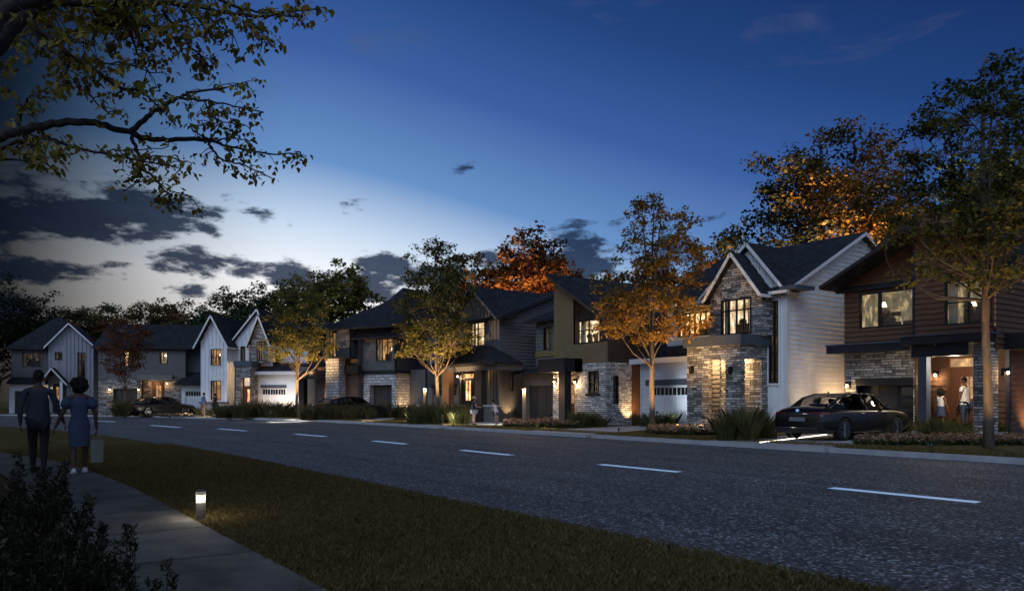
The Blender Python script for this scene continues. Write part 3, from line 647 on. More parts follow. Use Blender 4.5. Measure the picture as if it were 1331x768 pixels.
h.gable_f(-.4, pm, g1+.5, vM, 6, zE-.3, zP2+.05, zE-.3, oh=.1, fo=.3, fm=WTRIM)
zs0 = h.Z(0, vM-1.2, 476); zs1 = h.Z(0, vM-1.2, 471)
vP = vM-1.5; s0 = h.U(306, vP); s1 = h.U(326, vP); ho = h.front(vP, 312.5, 324.5, 491, 540); ho = (ho[0], ho[1], ZB+.1, ho[3])
h.wall('f', vP, s0, s1, ZB-.1, zs0, 'flat', STONE, [ho], name='stone_porch', jamb=.4); h.wall('r', s1, vP, vM, ZB-.1, zs0, 'flat', STONE, name='stone_porch'); h.box('balcony_slab', s0-.1, s1+.1, vP-.1, vM-.003, zs0, zs1+.1, SLATE)
h.wall('f', vM-.02, s0, s1, ZB, zs0-.02, 'lap', WHITE, name='porch_wall'); h.door(vM-.04, (h.U(319, vM)-.0, h.U(319, vM)+.9, ZB+.1, ZB+2.3), DOORW, room=ROOMB)
light('POINT', (s0+.9, vP+.8, zs0-.5), 26, WARM, h.root, r=.1)
vg = vM-.5; a0, a1 = h.U(326, vg), h.U(349, vg); am = (a0+a1)/2; zz = h.Z(am, vg, 441)
w = h.front(vg, 333.5, 346, 444, 469)
h.wall('f', vg, a0, a1, zs1, zz, 'flat', STONE, [w], peak=(am, h.Z(am, vg-.3, 413)), name='stone_gable'); h.window('f', vg, w, nx=4, tr=(), room=ROOMM, label='four part window in the small stone gable'); h.gable_f(a0, am, a1, vg, 2, zz, h.Z(am, vg-.3, 411), zz, oh=.25, fo=.3, fm=WTRIM)
h.box('eave_post', a0-.45, a0-.15, vg-.05, vM, zs1, zz, WTRIM)
vG = vM-.3; q0 = s1+.0; q1 = h.U(390, vG); gh = h.front(vG, 340.5, 371, 505, 540); gh = (gh[0], gh[1], ZB, gh[3]); zq = h.Z(q0, vG, 484)
h.wall('f', vG, q0, q1, ZB-.1, zq, 'lap', WHITE, [gh], name='garage_wall'); h.garage(vG+.12, gh, GDOOR, 4, 'row', 'small white garage door'); h.box('garage_header', gh[0]-.1, gh[1]+.1, vG-.06, vG, gh[3]+.04, gh[3]+.3, SLATE)
mb = MB(); mb.slab([(q0, vG-.5, zq+.05), (q1+.2, vG-.5, zq+.05), (q1+.2, 5, zq+1.8), (q0, 5, zq+1.8)], (0, 0, -.14)); rf = mb.build('garage_roof', ROOF, h.root); mb = MB(); mb.box(q0, q1+.2, vG-.57, vG-.5, zq-.2, zq+.06); mb.build('gutter', WTRIM, rf)
h.wall('f', 2.5, a1, q1, 3, zE, 'lap', WHITE, name='upper_wall'); h.wall('r', q1, vG, 8, ZB-.1, zq, 'lap', WHITE, name='garage_side_wall'); h.gable_s(pm, q1, 2.5, 6, 9.5, zE, zE+2, oh=.3)
h.box('gable_link', uL, q1, 5.5, 9, ZB, zE-.1, GREY)
H6 = h
# ---- far dark house
p = at(241, 68); h = House(p.x, p.y, 64, label='dark grey house with a flat eave behind the red leaved tree', cat='house'); h.root.name = 'dark_house'
uL = h.U(128, 0); zE = h.Z(0, 0, 450); zm = h.Z(0, 0, 492)
w1 = h.front(0, 207.5, 218.5, 457, 473); w2 = h.front(0, 160.5, 168, 456, 476)
vd = .0
h.wall('f', 0, uL, 0, zm, zE, 'lap', GREY, [w1, w2], name='upper_wall'); h.window('f', 0, w1, nx=2, tr=(), room=ROOMG, label='small lit upstairs window'); h.window('f', 0, w2, nx=1, tr=(), room=ROOMB, label='bright window behind red leaves', curtain=False)
h.wall('r', 0, 0, 8, ZB, zE, 'lap', GREY, name='side_wall'); h.wall('l', uL, 0, 8, ZB, zE, 'lap', GREY, name='side_wall'); h.roof([], name='roof') if 0 else h.gable_s(uL, h.U(258, 1), 0, 4, 8, zE, h.Z(0, 4, 424), oh=.4)
gh = h.front(0, 147, 178, 505, 545); gh = (gh[0], gh[1], ZB, gh[3]); dr = h.front(.9, 200, 210.5, 498, 540)
pr = (h.U(183, 0), h.U(214, 0), ZB, h.Z(h.U(198, 0), 0, 494))
h.wall('f', 0, uL, 0, ZB-.1, zm, 'flat', STONE, [gh, pr], name='stone_wall', jamb=.3); h.garage(.3, gh, GDARK, 4, 'none', 'dark garage door on the far side'); h.wall('f', .9, pr[0]-.3, pr[1]+.3, ZB, pr[3], 'lap', TAUPE, name='porch_wall')
h.box('stone_panel', pr[0], dr[0]-.2, .78, .88, ZB, pr[3], STONE); h.door(.87, (dr[0], dr[0]+.85, ZB+.1, dr[3]), DOORW, label='front door under the far porch'); h.box('porch_beam', pr[0]-.1, pr[1]+.8, -.7, -.003, pr[3], pr[3]+.45, TAUPE)
h.lamp(h.U(217.5, -.03), -.03, h.Z(0, 0, 498), e=4); h.lamp(h.U(180.5, -.03), -.03, h.Z(-3, 0, 506), e=2); h.lamp(h.U(143, -.03), -.03, h.Z(-8, 0, 506), e=2); light('POINT', ((pr[0]+pr[1])/2, .3, pr[3]-.3), 6, WARM, h.root, r=.1)
q0, q1 = h.U(236, -.6), h.U(263, -.6); gh = h.front(-.6, 241, 262.5, 508, 545); gh = (gh[0], q1-.1, ZB, gh[3]); zq = h.Z(0, -.6, 499)
h.wall('f', -.6, q0, q1, ZB-.1, zq, 'lap', WHITE, [gh], name='garage_wall'); h.garage(-.5, gh, GDOOR, 4, 'row', 'white garage door beside the parked sedan'); h.wall('l', q0, -.6, 3, ZB, zq, 'flat', STONE, name='garage_side_wall')
mb = MB(); mb.slab([(q0-.5, -1.1, zq+.02), (q1+.1, -1.1, zq+.02), (q1+.1, 1, zq+1.1), (q0+.3, 1, zq+1.1)], (0, 0, -.14)); mb.build('garage_roof', ROOF, h.root)
h.box('rear_block', 0, q1+.5, 1, 8, ZB, zE, GREYB)
h.box('rear_wall', uL+.05, -.05, 7.7, 7.8, ZB, zE, GREY)
H7 = h
# ---- farthest house
p = at(121.5, 72); h = House(p.x, p.y, 74, label='farthest house, pale gable with a small pitched porch at the end of the street', cat='house'); h.root.name = 'end_house'
uG = h.U(63, 0); zE = h.Z(0, 0, 449); um = h.U(89.5, -.2); zP = h.Z(um, -.3, 421); zst = h.Z(0, 0, 516)
wt = h.front(0, 100.5, 111, 458, 500); wm = h.front(0, 71, 81, 457.5, 468)
h.wall('f', 0, uG, 0, ZB-.1, zE, 'bb', WHITEDIM, [wt, wm], peak=(um, zP), name='gable_wall'); h.window('f', 0, wt, nx=2, tr=(.25, .5, .75), room=ROOMD, label='tall stacked window'); h.window('f', 0, wm, nx=2, tr=(), room=ROOMD, label='small square window')
h.box('stone_base', h.U(108, 0), .05, -.12, -.003, ZB-.1, zst, STONE); h.wall('r', 0, 0, 8, ZB, zE, 'lap', GREY, name='side_wall'); h.gable_f(uG, um, 0, 0, 6, zE, zP, zE, oh=.3, fo=.4, fm=WTRIM)
u5 = h.U(15, .6); w = h.front(.6, 29, 56, 458, 476.5); z4 = h.Z(u5, .6, 452)
h.wall('f', .6, u5, uG, 2.5, z4, 'lap', GREY, [w], name='upper_wall'); h.window('f', .6, w, nx=2, tr=(), room=ROOMD, label='wide dim window in the grey wing'); h.wall('l', u5, .6, 8, ZB, z4, 'lap', GREY, name='side_wall')
h.hip(u5, -.5, .6, 8.5, z4, h.Z(um, 4, 412), oh=.4)
gh = h.front(.2, 19, 47, 508, 545); gh = (gh[0], gh[1], ZB, gh[3]); zq = h.Z(u5, -.3, 497)
h.wall('f', .2, h.U(12, .2), uG, ZB-.1, zq, 'lap', WHITE, [gh], name='garage_wall'); h.garage(.35, gh, GDARK, 4, 'none', 'dark garage door of the farthest house')
mb = MB(); mb.slab([(h.U(8, -.3), -.3, zq), (uG, -.3, zq), (uG, 1.5, zq+1.1), (h.U(14, -.3), 1.5, zq+1.1)], (0, 0, -.14)); mb.build('garage_roof', ROOF, h.root)
pm = h.U(67, -1.5); p0, p1 = h.U(50, -1.5), h.U(84, -1.5); zz = h.Z(pm, -1.5, 495); h.gable_f(p0+.3, pm, p1-.1, -1.4, 0, zz, h.Z(pm, -1.8, 479), zz, oh=.3, fo=.3, fm=WTRIM)
for a in (56, 80): h.box('porch_post', h.U(a-2, -1.4), h.U(a+1.5, -1.4), -1.5, -1.2, ZB-.1, zz, WTRIM)
dr = h.front(-.02, 70, 77.5, 500, 540); h.door(-.03, (dr[0], dr[0]+.9, ZB+.1, dr[3]), DOORD, room=ROOMM); h.lamp(dr[0]-.35, -.04, h.Z(pm, 0, 505), e=4)
h.box('rear_wall', u5+.05, -.05, 7.7, 7.8, ZB, z4, GREY)
H8 = h
HOUSES = (H1, H2, H3, H4, H5, H6, H7, H8)
# ================================================================ GROUND, ROAD, PATHS
def smooth(pts, n=8):
    out = []
    P = [Vector((*p, 0)) if len(p) == 2 else Vector(p) for p in pts]
    for i in range(len(P)-1):
        a, b, c, d = P[max(i-1, 0)], P[i], P[i+1], P[min(i+2, len(P)-1)]
        for k in range(n):
            t = k/n; out.append(.5*((2*b)+(c-a)*t+(2*a-5*b+4*c-d)*t*t+(3*b-a-3*c+d)*t**3))
    out.append(P[-1]); return out
FAR = smooth([(60, 18.6), (30, 18.6), (0, 18.6), (-20, 18.6), (-36, 18.6), (-46, 17.9), (-54, 15.9), (-61, 13.2), (-68, 10.6), (-76, 6), (-82, 0), (-86, -9), (-87, -22), (-87, -60)])
NEAR = smooth([(60, 5.3), (30, 5.3), (0, 5.3), (-10, 5.3), (-20, 5.25), (-32, 4.6), (-44, 2.6), (-55, -2), (-63, -9), (-68, -18), (-70, -28), (-71, -40), (-71, -50), (-71, -60)])
def off(line, d):
    o = []
    for i, p in enumerate(line):
        t = (line[min(i+1, len(line)-1)]-line[max(i-1, 0)]).normalized(); o.append(p+Vector((t.y, -t.x, 0))*d)   # positive = houses' side
    return o
def strip(mb, A, B, za, zb):
    for i in range(len(A)-1): mb.poly([(A[i].x, A[i].y, za), (A[i+1].x, A[i+1].y, za), (B[i+1].x, B[i+1].y, zb), (B[i].x, B[i].y, zb)])
def asphalt():
    m, nt, b = nmat('asphalt'); L = nt.links.new; co = coords(nt)
    a = N(nt, 'ShaderNodeTexVoronoi', i_Scale=38.0); L(co, a.inputs['Vector'])
    n = N(nt, 'ShaderNodeTexNoise', i_Scale=1.2, i_Detail=6.0, i_Roughness=.7); L(co, n.inputs['Vector'])
    bw = N(nt, 'ShaderNodeRGBToBW'); L(a.outputs['Color'], bw.inputs[0])
    r = ramp(nt, [(.2, (.027, .028, .032)), (.55, (.062, .065, .071)), (.75, (.125, .132, .14)), (.87, (.4, .42, .46))]); L(bw.outputs[0], r.inputs[0])
    mp = N(nt, 'ShaderNodeMapping'); mp.inputs['Scale'].default_value = (.12, .9, 1); L(co, mp.inputs[0]); L(mp.outputs[0], n.inputs['Vector'])
    r2 = ramp(nt, [(.32, (.6, .6, .61)), (.5, (.98, .98, .98)), (.7, (1.28, 1.28, 1.27))]); L(n.outputs['Fac'], r2.inputs[0])
    mx = N(nt, 'ShaderNodeMixRGB', blend_type='MULTIPLY'); mx.inputs[0].default_value = 1; L(r.outputs[0], mx.inputs[1]); L(r2.outputs[0], mx.inputs[2])
    L(mx.outputs[0], b.inputs['Base Color']); b.inputs['Roughness'].default_value = .75; b.inputs['Specular IOR Level'].default_value = .35
    bp = N(nt, 'ShaderNodeBump', i_Strength=.7, i_Distance=.012); L(bw.outputs[0], bp.inputs['Height']); L(bp.outputs[0], b.inputs['Normal'])
    return m
ASPH = asphalt()
TURF = mat('turf', (.08, .062, .02), .95, .4, 1.6, .9, 45, spec=.1)
SOIL = mat('soil', (.03, .02, .014), .95, .4, 6, .6, 30, spec=.1)
PAVE = mat('pavement', (.105, .097, .086), .85, .55, 1.7, .45, 25)
CURBM = mat('kerb_concrete', (.3, .31, .33), .8, .2, 2, .3, 30)
mb = MB(); mb.poly([(-600, -600, -.06), (600, -600, -.06), (600, 600, -.06), (-600, 600, -.06)]); tag(mb.build('ground', TURF), kind='structure')
mb = MB(); strip(mb, off(NEAR, -.3), off(FAR, .1), 0, 0); tag(mb.build('road', ASPH), kind='structure')
# near verge with a slightly wavy grass edge
rnd = random.Random(3)
e = []
for i in range(len(NEAR)-1):
    for k in range(14): e.append(NEAR[i].lerp(NEAR[i+1], k/14))
e2 = [p+Vector((0, rnd.uniform(-.05, .05), 0)) for p in e]
mb = MB(); strip(mb, off(e, -60), [p-Vector((0, .25, 0)) for p in e2], .025, .05); strip(mb, [p-Vector((0, .25, 0)) for p in e2], e2, .05, .004)
tag(mb.build('verge', TURF), kind='structure')
SWR = smooth([(14, 2.05), (6, 2.05), (0, 2.05), (-8, 2.08), (-14, 2.05), (-20, 1.5), (-27, -.4), (-36, -4.5), (-46, -11), (-56, -22)])
mb = MB(); strip(mb, SWR, off(SWR, -1.35), .075, .075); strip(mb, SWR, SWR, .075, .0); 
for i in range(len(SWR)-1): a, b = SWR[i], SWR[i+1]; mb.poly([(a.x, a.y, .075), (b.x, b.y, .075), (b.x, b.y, .0), (a.x, a.y, .0)])
tag(mb.build('pavement', PAVE), kind='structure')
mb = MB(); acc = 0.0
for i in range(len(SWR)-1):
    a, b = SWR[i], SWR[i+1]; ln = (b-a).length; t = (b-a)/ln; nrm = Vector((t.y, -t.x, 0)); s0 = 0
    while acc+(ln-s0) >= 1.6:
        s0 += 1.6-acc; acc = 0; q = a+t*s0; mb.poly([(*(q-t*.008).xy, .077), (*(q+t*.008).xy, .077), (*(q+t*.008+nrm*-1.35).xy, .077), (*(q-t*.008+nrm*-1.35).xy, .077)])
    acc += ln-s0
tag(mb.build('pavement_joints', SOIL), kind='structure')
# far kerb, far lawn
mb = MB(); K1 = off(FAR, .28); strip(mb, FAR, off(FAR, .02), 0, .12); strip(mb, off(FAR, .02), K1, .12, .125); tag(mb.build('kerb', CURBM), kind='structure')
mb = MB(); strip(mb, K1, off(FAR, 1.5), .126, .135); strip(mb, off(FAR, 1.5), off(FAR, 4), .135, .13); strip(mb, off(FAR, 4), off(FAR, 150), .13, .13); tag(mb.build('lawn', TURF), kind='structure')
DRV = mat('driveway_concrete', (.34, .35, .37), .6, .2, 1.0, .2, 20)
def slabpath(pts, z=.145, nm='driveway'):
    mb = MB(); mb.slab([(p[0], p[1], z) for p in pts], (0, 0, -.13)); return tag(mb.build(nm, DRV), kind='structure')
slabpath([(-15.7, 18.3), (-11.6, 18.3), (-13.2, 28.2), (-16.6, 28.2)])
slabpath([(-24.8, 18.3), (-21.0, 18.3), (-24.0, 26.4), (-26.3, 26.4)])
slabpath([(-35.2, 18.3), (-31.6, 18.3), (-32.6, 26.4), (-35.8, 26.4)])
d5 = H5.w(-3.6, .4); d5b = H5.w(-.5, .4); slabpath([(-45.5, 17.75), (-40.2, 18.35), (-44.5, 22.5), (d5b[0], d5b[1]), (d5[0], d5[1])])
d6 = H6.w(3.6, 1.5); d6b = H6.w(8, 1.5); slabpath([(-52.5, 16.15), (-48.2, 17.4), (-51.0, 19.0), (-55.5, 18.0)])
slabpath([(-65.5, 11.4), (-60.8, 13.2), H6.w(-1.0, -.6), H6.w(-3.2, -.6)], nm='footpath')
# lane marks
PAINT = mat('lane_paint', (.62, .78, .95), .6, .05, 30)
pb_ = PAINT.node_tree.nodes['Principled BSDF']; pb_.inputs['Emission Color'].default_value = (.4, .65, 1, 1); pb_.inputs['Emission Strength'].default_value = .22      # faint glow added to the paint; the marks are no lamps
CL = [(Vector((-5.6+5.95*1-5.95*k, 11.3, 0)), Vector((-1, 0, 0))) for k in range(-2, 1)]
dash = []
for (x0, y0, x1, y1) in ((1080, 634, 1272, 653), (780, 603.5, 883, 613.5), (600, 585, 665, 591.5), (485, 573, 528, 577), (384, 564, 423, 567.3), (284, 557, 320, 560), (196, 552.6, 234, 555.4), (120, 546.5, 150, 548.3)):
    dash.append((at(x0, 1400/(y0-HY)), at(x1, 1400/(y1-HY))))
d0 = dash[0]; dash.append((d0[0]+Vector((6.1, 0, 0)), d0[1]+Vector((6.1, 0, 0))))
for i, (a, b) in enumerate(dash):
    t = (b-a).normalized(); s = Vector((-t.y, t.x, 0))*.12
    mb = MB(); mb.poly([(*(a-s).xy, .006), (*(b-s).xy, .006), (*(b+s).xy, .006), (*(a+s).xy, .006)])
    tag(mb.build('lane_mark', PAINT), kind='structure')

# ================================================================ FOLIAGE
def leaves(name, C, rc, per, size, m, parent, seed, droop=.25, wd=.36, flat=.6, tintv=None, shape='quad', tint_bias=None):
    """C: n x 3 clump centres, rc: clump radius, per: leaves per clump"""
    g = np.random.default_rng(seed); C = np.asarray(C, float); n = len(C)*per
    off_ = g.normal(size=(len(C), per, 3)); off_ /= np.linalg.norm(off_, axis=2, keepdims=True)+1e-9
    off_ *= (g.random((len(C), per, 1))**.5)*rc; off_[:, :, 2] *= flat
    P = (C[:, None, :]+off_).reshape(-1, 3)
    ct = g.random(len(C)) if tintv is None else np.asarray(tintv)
    tint = np.clip(np.repeat(ct, per)*.65+g.random(n)*.35, 0, 1)
    d = g.normal(size=(n, 3)); d[:, 2] = d[:, 2]*.5-droop*1.6; d /= np.linalg.norm(d, axis=1, keepdims=True)
    u = np.cross(np.array([0, 0, 1.0]), d)+g.normal(size=(n, 3))*.45; u -= d*(u*d).sum(1, keepdims=True); u /= np.linalg.norm(u, axis=1, keepdims=True)
    nn = np.cross(d, u); s = size*(.6+.8*g.random((n, 1)))
    if shape == 'quad':
        V = np.stack([P, P+d*s*.5+u*s*wd+nn*s*.08, P+d*s, P+d*s*.5-u*s*wd+nn*s*.08], 1); k = 4
        F_ = np.arange(n*4).reshape(n, 4); rep = 1
    else:   # lobed leaf: two folded halves
        w = .34
        V = np.stack([P, P+d*s*.12+u*s*.2+nn*s*.05, P+d*s*.38+u*s*w+nn*s*.1, P+d*s*.55+u*s*.2+nn*s*.05, P+d*s*.72+u*s*.2+nn*s*.06, P+d*s, P+d*s*.72-u*s*.2+nn*s*.06, P+d*s*.55-u*s*.2+nn*s*.05, P+d*s*.38-u*s*w+nn*s*.1, P+d*s*.12-u*s*.2+nn*s*.05], 1); k = 10
        F_ = np.arange(n*10).reshape(n, 10); rep = 1
    me = bpy.data.meshes.new(name); me.vertices.add(n*k); me.vertices.foreach_set('co', V.reshape(-1))
    me.loops.add(n*k); me.loops.foreach_set('vertex_index', F_.reshape(-1).astype(np.int32))
    me.polygons.add(n); me.polygons.foreach_set('loop_start', (np.arange(n)*k).astype(np.int32)); me.polygons.foreach_set('loop_total', np.full(n, k, np.int32))
    me.update(); a = me.attributes.new('tint', 'FLOAT', 'FACE'); a.data.foreach_set('value', tint.astype(np.float32)); me.materials.append(m)
    o = bpy.data.objects.new(name, me); COL.objects.link(o)
    if parent: o.parent = parent
    return o
def tree(name, label, group, loc, lobes, trunk, nclump, rc, per, size, m, seed, stems=1, bark=None, tr=.11, cat='tree', tintf=None, inner=.55):
    """lobes: (cx,cy,cz,rx,rz) local; trunk: height where limbs start"""
    g = random.Random(seed); root = empty(name, loc, 0, label=label, cat=cat, group=group)
    cs = []; tops = []; vol = [l[3]**2*l[4] for l in lobes]; ph = g.random()*9
    for l, w in zip(lobes, vol):
        for _ in range(max(3, int(nclump*w/sum(vol)))):
            while True:
                a = Vector((g.uniform(-1, 1), g.uniform(-1, 1), g.uniform(-1, 1)))
                if inner < a.length < 1: break
            p = Vector((l[0]+a.x*l[3], l[1]+a.y*l[3], l[2]+a.z*l[4]))
            if math.sin(p.x*2.1+ph)*math.sin(p.y*2.3+ph*2)*math.sin(p.z*2.2+ph*3) > .33 and g.random() < .8: continue
            cs.append(p)
    bark = bark or BARK
    T = MB(); zt = max(l[2]+l[4]*.75 for l in lobes); lead = []
    for s in range(stems):
        bx, by = (0, 0) if stems == 1 else (g.uniform(-.12, .12), g.uniform(-.12, .12)); tx, ty = (g.uniform(-.3, .3), g.uniform(-.3, .3)) if s == 0 else (g.uniform(-1.1, 1.1), g.uniform(-1.1, 1.1))
        pts = [Vector((bx+tx*(k/10)**1.6+g.uniform(-.04, .04), by+ty*(k/10)**1.6+g.uniform(-.04, .04), zt*k/10)) for k in range(11)]
        r0 = tr*(1 if s == 0 else .6); pts[0].z = -.1
        if s > 0:
            j = max(1, int(trunk*.8/zt*10)); m0 = lead[0][0]; b0 = m0[j]; pts = [b0+Vector((pts[i].x, pts[i].y, 0))*((i-j)/(10-j))**.8*1.0+Vector((0, 0, pts[i].z-pts[j].z)) if i > j else m0[i].copy() for i in range(j, 11)]; n_ = len(pts)
            T.tube(pts, [min(r0, lead[0][1]*(1-j/10)**.8)*(1-q/(n_-1))**.8+.006 for q in range(n_)], 7); lead.append((m0[:j]+pts, r0)); continue
        T.tube(pts, [r0*(1.25 if k == 0 else 1)*(1-k/10)**.8+.008 for k in range(11)], 8); lead.append((pts, r0))
    T.build('trunk', bark, root, smooth=True)
    B = MB(); limbs = []
    def onlead(z):
        pts, r = lead[g.randrange(len(lead))]; f = min(max(z/zt, 0), .97)*10; i = int(f); return pts[i].lerp(pts[i+1], f-i), r*(1-f/10)**.8
    nl = max(8, int(len(cs)**.5*1.6)); order = cs[:]; g.shuffle(order)
    for c in order[:nl]:
        hd = math.hypot(c.x, c.y); z0 = max(trunk, c.z-hd*g.uniform(.8, 1.5)); p0, r = onlead(min(z0, zt*.93))
        mid = p0.lerp(c, .5)+Vector((g.uniform(-.2, .2), g.uniform(-.2, .2), -.12*hd+g.uniform(-.1, .1)))
        pts = [p0, p0.lerp(mid, .5), mid, mid.lerp(c, .5)+Vector((g.uniform(-.1, .1), g.uniform(-.1, .1), .05)), c]
        rr = min(r*.7, .012+.02*hd); B.tube(pts, [rr, rr*.8, rr*.6, rr*.4, .006], 6); limbs += [(p, rr*.5) for p in pts[1:]]
    for c in cs:
        best = min(limbs, key=lambda q: (q[0]-c).length+(.8 if q[0].z > c.z else 0)) ; q = best[0]
        if (q-c).length < .05: continue
        B.tube([q, q.lerp(c, .5)+Vector((g.uniform(-.08, .08), g.uniform(-.08, .08), g.uniform(-.05, .08))), c], [min(best[1], .016), .01, .004], 4, cap=False)
    B.build('branches', bark, root, smooth=True)
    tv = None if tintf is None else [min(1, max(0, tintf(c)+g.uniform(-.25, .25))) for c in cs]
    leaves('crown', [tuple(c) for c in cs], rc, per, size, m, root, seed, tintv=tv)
    return root
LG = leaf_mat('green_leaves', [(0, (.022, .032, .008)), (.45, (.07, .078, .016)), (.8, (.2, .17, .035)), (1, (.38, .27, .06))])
LO = leaf_mat('amber_leaves', [(0, (.04, .05, .012)), (.35, (.12, .1, .02)), (.65, (.33, .17, .03)), (1, (.55, .28, .05))])
LY = leaf_mat('yellow_green_leaves', [(0, (.05, .07, .018)), (.5, (.14, .14, .03)), (1, (.34, .24, .05))])
LR = leaf_mat('red_leaves', [(0, (.04, .018, .01)), (.5, (.12, .04, .015)), (1, (.26, .09, .03))])
LB = leaf_mat('rust_leaves', [(0, (.04, .02, .01)), (.4, (.12, .05, .015)), (.75, (.3, .11, .022)), (1, (.5, .2, .04))])
LM = leaf_mat('mixed_leaves', [(0, (.02, .028, .012)), (.3, (.05, .05, .014)), (.5, (.17, .09, .02)), (.75, (.42, .19, .035)), (1, (.66, .34, .08))])
LD = leaf_mat('dark_green_leaves', [(0, (.03, .05, .025)), (.6, (.065, .095, .04)), (1, (.13, .14, .05))])
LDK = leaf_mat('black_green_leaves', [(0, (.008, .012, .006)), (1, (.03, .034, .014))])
LDB = leaf_mat('dull_brown_leaves', [(0, (.05, .055, .025)), (.5, (.12, .085, .035)), (1, (.25, .12, .04))])
def strtree(px, d, top, label, lobes, trunk, m, seed, **k):
    p = at(px, d, .12); return tree('street_tree', label, 'street trees along the kerb', p, lobes, trunk, m=m, seed=seed, **k)
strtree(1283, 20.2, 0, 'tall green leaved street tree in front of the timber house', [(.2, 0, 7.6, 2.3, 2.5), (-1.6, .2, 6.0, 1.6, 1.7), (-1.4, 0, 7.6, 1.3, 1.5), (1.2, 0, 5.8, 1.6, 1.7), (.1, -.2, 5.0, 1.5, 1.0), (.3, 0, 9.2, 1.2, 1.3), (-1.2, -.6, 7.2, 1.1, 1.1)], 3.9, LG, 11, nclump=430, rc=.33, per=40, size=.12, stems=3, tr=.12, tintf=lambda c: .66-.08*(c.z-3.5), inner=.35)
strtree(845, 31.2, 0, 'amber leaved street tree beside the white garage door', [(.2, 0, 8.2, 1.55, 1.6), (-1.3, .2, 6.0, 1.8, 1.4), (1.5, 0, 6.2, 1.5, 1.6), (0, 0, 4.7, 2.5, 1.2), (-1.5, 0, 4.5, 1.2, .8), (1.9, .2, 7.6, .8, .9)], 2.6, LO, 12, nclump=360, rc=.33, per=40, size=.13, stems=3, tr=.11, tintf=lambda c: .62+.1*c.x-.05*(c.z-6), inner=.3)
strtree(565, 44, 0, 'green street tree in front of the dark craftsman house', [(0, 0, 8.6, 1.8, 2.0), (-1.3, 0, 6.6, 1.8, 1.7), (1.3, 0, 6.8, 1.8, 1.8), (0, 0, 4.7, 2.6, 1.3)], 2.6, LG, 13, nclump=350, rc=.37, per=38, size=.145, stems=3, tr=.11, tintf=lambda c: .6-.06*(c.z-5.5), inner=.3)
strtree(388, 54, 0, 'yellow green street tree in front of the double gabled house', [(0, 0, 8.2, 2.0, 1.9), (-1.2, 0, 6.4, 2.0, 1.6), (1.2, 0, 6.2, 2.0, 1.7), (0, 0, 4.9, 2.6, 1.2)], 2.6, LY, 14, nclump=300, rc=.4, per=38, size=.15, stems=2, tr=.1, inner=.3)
strtree(162, 60, 0, 'dull red leaved street tree near the far parked sedan', [(0, 0, 6.0, 2.2, 1.6), (-1.0, 0, 4.6, 1.6, 1.3), (1.0, 0, 4.4, 1.7, 1.3)], 1.9, LR, 15, nclump=230, rc=.42, per=20, size=.17, stems=1, tr=.08, inner=.2)
def bgtree(px, d, z1, z0, w, label, m, seed, name='background_tree', nc=170, tintf=None, lob=8, per=44, lsz=.32, given=None):
    g = random.Random(seed*7+1); p = at(px, d, 0); H = z1-z0; lobes = [(0, 0, z0+H*.62, w*.34, H*.38)]
    for k in range(0 if given else lob):
        a = 2*math.pi*k/lob+g.uniform(-.4, .4); lobes.append((math.cos(a)*w*.28, math.sin(a)*w*.28, z0+H*g.uniform(.25, .72), w*g.uniform(.2, .27), H*g.uniform(.18, .28)))
    lobes = [(RT[0]*a_-AX[0]*b_, RT[1]*a_-AX[1]*b_, c_, r_, q_) for a_, b_, c_, r_, q_ in given] if given else lobes
    return tree(name, label, 'background trees behind the houses', p, lobes, z0*.8, nclump=nc, rc=w*.085, per=per, size=lsz, m=m, seed=seed, tr=.3, bark=BARKD, tintf=tintf, inner=.4)
bgtree(1070, 52, 21.6, 5.5, 13.2, 'huge mixed green and orange tree rising behind the white stone house', LM, 21, nc=470, lob=12, per=74, lsz=.27, given=[(0, 0, 12.8, 4.6, 5.0), (.6, 0, 17.8, 2.6, 2.4), (-3.0, .5, 16.0, 2.6, 2.6), (3.4, .3, 16.4, 2.6, 3.0), (-4.6, 0, 11.4, 2.7, 2.6), (-5.8, 1, 8.8, 2.4, 2.0), (4.8, .5, 12.4, 2.6, 3.0), (.4, 2.4, 10.5, 3.6, 3.2), (-1.4, 2, 14.4, 2.4, 2.2), (2.4, 2, 13.4, 2.6, 2.4), (5.2, 0, 8.6, 2.6, 2.4), (-2.6, 1.6, 8.6, 3.2, 2.2)], tintf=lambda c: .42+.1*(c.x*.5817+c.y*.8134)+.0*(c.z-12)+.45*math.sin(c.z*.9+1)*math.sin(c.x*.8+.5))  # leaf hues, plus warm light painted in as tint rising to the right
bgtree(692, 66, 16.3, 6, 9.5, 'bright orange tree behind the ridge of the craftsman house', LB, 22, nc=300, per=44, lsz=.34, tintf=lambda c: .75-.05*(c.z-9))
bgtree(612, 68, 14.6, 5, 8.5, 'dull rust tree behind the green street tree', LDB, 23, nc=240, per=36, lsz=.34, tintf=lambda c: .8)
bgtree(752, 66, 12.6, 5, 6.0, 'small orange tree right of the bright orange one', LB, 24, nc=140, per=36, lsz=.32, tintf=lambda c: .6)
bgtree(922, 58, 13.4, 4, 8.0, 'low red brown tree left of the huge mixed tree', LB, 25, nc=260, per=44, lsz=.3, tintf=lambda c: .5)
bgtree(850, 62, 13.0, 4, 7.5, 'dark rust tree behind the amber street tree', LR, 26, nc=180, per=30, lsz=.34)
bgtree(985, 60, 12.0, 4, 8, 'dark green tree filling the gap behind the stone gable', LD, 27, nc=160)
bgtree(1315, 46, 17.5, 5, 9.5, 'dark green tree behind the timber house roof', LD, 28, nc=300, per=44, lsz=.3)
bgtree(1380, 42, 15, 5, 10, 'dark tree at the right edge behind the timber house', LD, 29, nc=220, per=40, lsz=.3)
